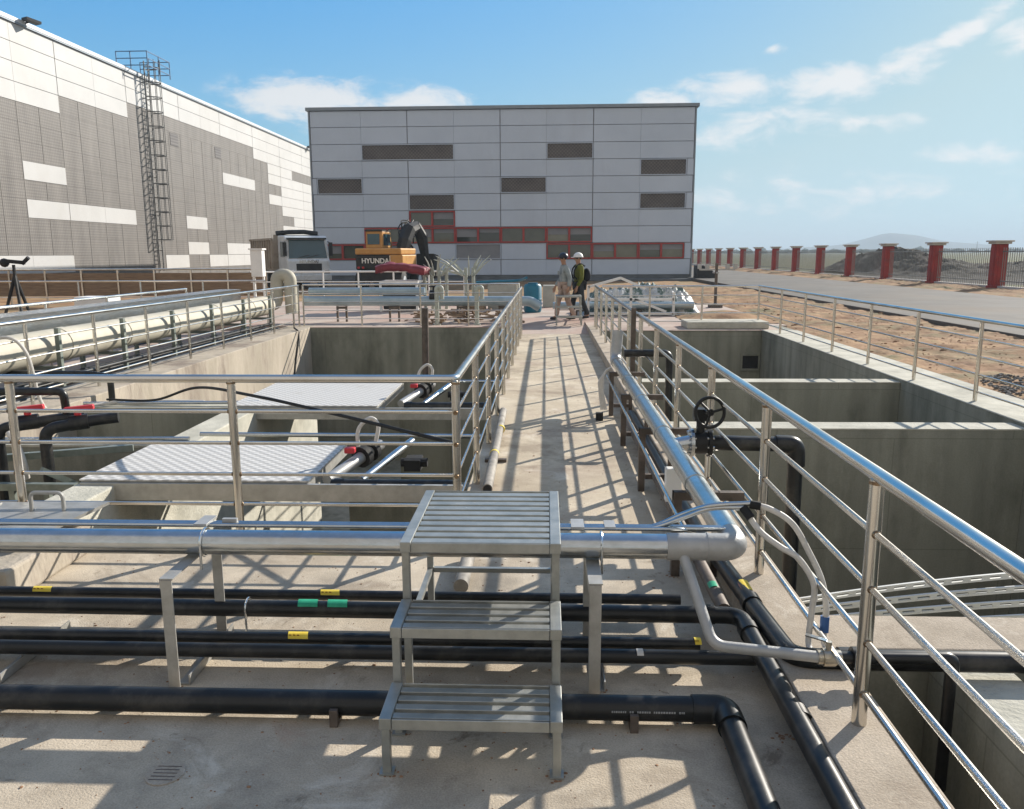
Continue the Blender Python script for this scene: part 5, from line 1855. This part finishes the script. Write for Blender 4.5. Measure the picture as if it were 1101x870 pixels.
    if pack:
        bp = skin_obj('backpack', {'a': ((0, .2, 1.0), (.15, .1)), 'b': ((0, .22, 1.2), (.16, .11)), 'c': ((0, .18, 1.38), (.12, .07))}, [('a', 'b'), ('b', 'c')], 'pack', p)
        sp = MB()
        for s in (-1, 1):
            sp.tube(smooth_path([(s*.11, .12, 1.42), (s*.12, -.02, 1.48), (s*.12, -.16, 1.34), (s*.12, -.15, 1.12), (s*.13, .1, 1.02)], 5), .02, 6)
        obj('strap', sp, 'pack', p, local=True)
    else:
        obj('vest_pocket', MB().box(-.12, -.04, -.172, -.155, 1.2, 1.3).box(.04, .12, -.172, -.155, 1.2, 1.3), jacket, p, local=True)
    return p


person((.50, 22.0, .13), R(-80), 'worker in a pale grey shirt, beige trousers and dark helmet walking left', 'jacketg', 'trouserp', 'navy', .1, .2)
person((.9, 22.3, .13), R(-78), 'worker in an olive jacket and white helmet with a black backpack', 'jackety', 'trouserd', 'white', -.08, .17, True)

# grit on the concrete
gr = MB()
for k in range(1500):
    if k % 3:
        x, y = random.uniform(-4.2, 1.0), random.uniform(2.2, 5.0)
    else:
        x, y = random.uniform(-.55, 1.0), 5+10*random.random()**1.5
    stone(gr, x, y, .001, random.uniform(.0015, .006) if random.random() < .93 else random.uniform(.006, .011))
for (x, y) in ((-.585, 2.73), (.045, 2.73), (-.585, 2.98), (.235, 3.28), (-1.62, 3.28), (-1.6, 3.8), (.75, 4.65), (.96, 3.0)):
    for k in range(16):
        stone(gr, x+random.gauss(0, .022), y+random.gauss(0, .018), .001, random.uniform(.003, .009))
tag(obj('grit', gr, 'rubble'), 'loose grit and crumbs of dirt scattered on the concrete floor', 'grit', kind='stuff')

# small marks: floor drain
t = thing('floor_drain', 'round floor drain set in the pavement at the lower left', 'drain', (-1.41, 2.69, 0))
b = MB().tube([(-1.41, 2.69, .0005), (-1.41, 2.69, .004)], .07, 24)
obj('grate', b, 'curb', t)
b = MB()
for k in range(5):
    b.box(-1.41-.045, -1.41+.045, 2.69-.042+.02*k, 2.69-.038+.02*k, .0042, .005)
obj('slots', b, 'brownsteel', t)

# ------------------------------------------------------------------ air
b = MB().box(-FAR-40, FAR+40, -660, FAR+40, -4.4, 64)
hz = obj('haze', b, 'cap')
hm_ = bpy.data.materials.new('air')
hm_.use_nodes = True
nt = hm_.node_tree
for n in list(nt.nodes):
    if n.type == 'BSDF_PRINCIPLED':
        nt.nodes.remove(n)
pv = nt.nodes.new('ShaderNodeVolumePrincipled')
pv.inputs['Color'].default_value = (.72, .87, 1, 1)
pv.inputs['Density'].default_value = .00055
nt.links.new(pv.outputs[0], [n for n in nt.nodes if n.type == 'OUTPUT_MATERIAL'][0].inputs['Volume'])
hz.data.materials[0] = hm_
tag(hz, kind='stuff')
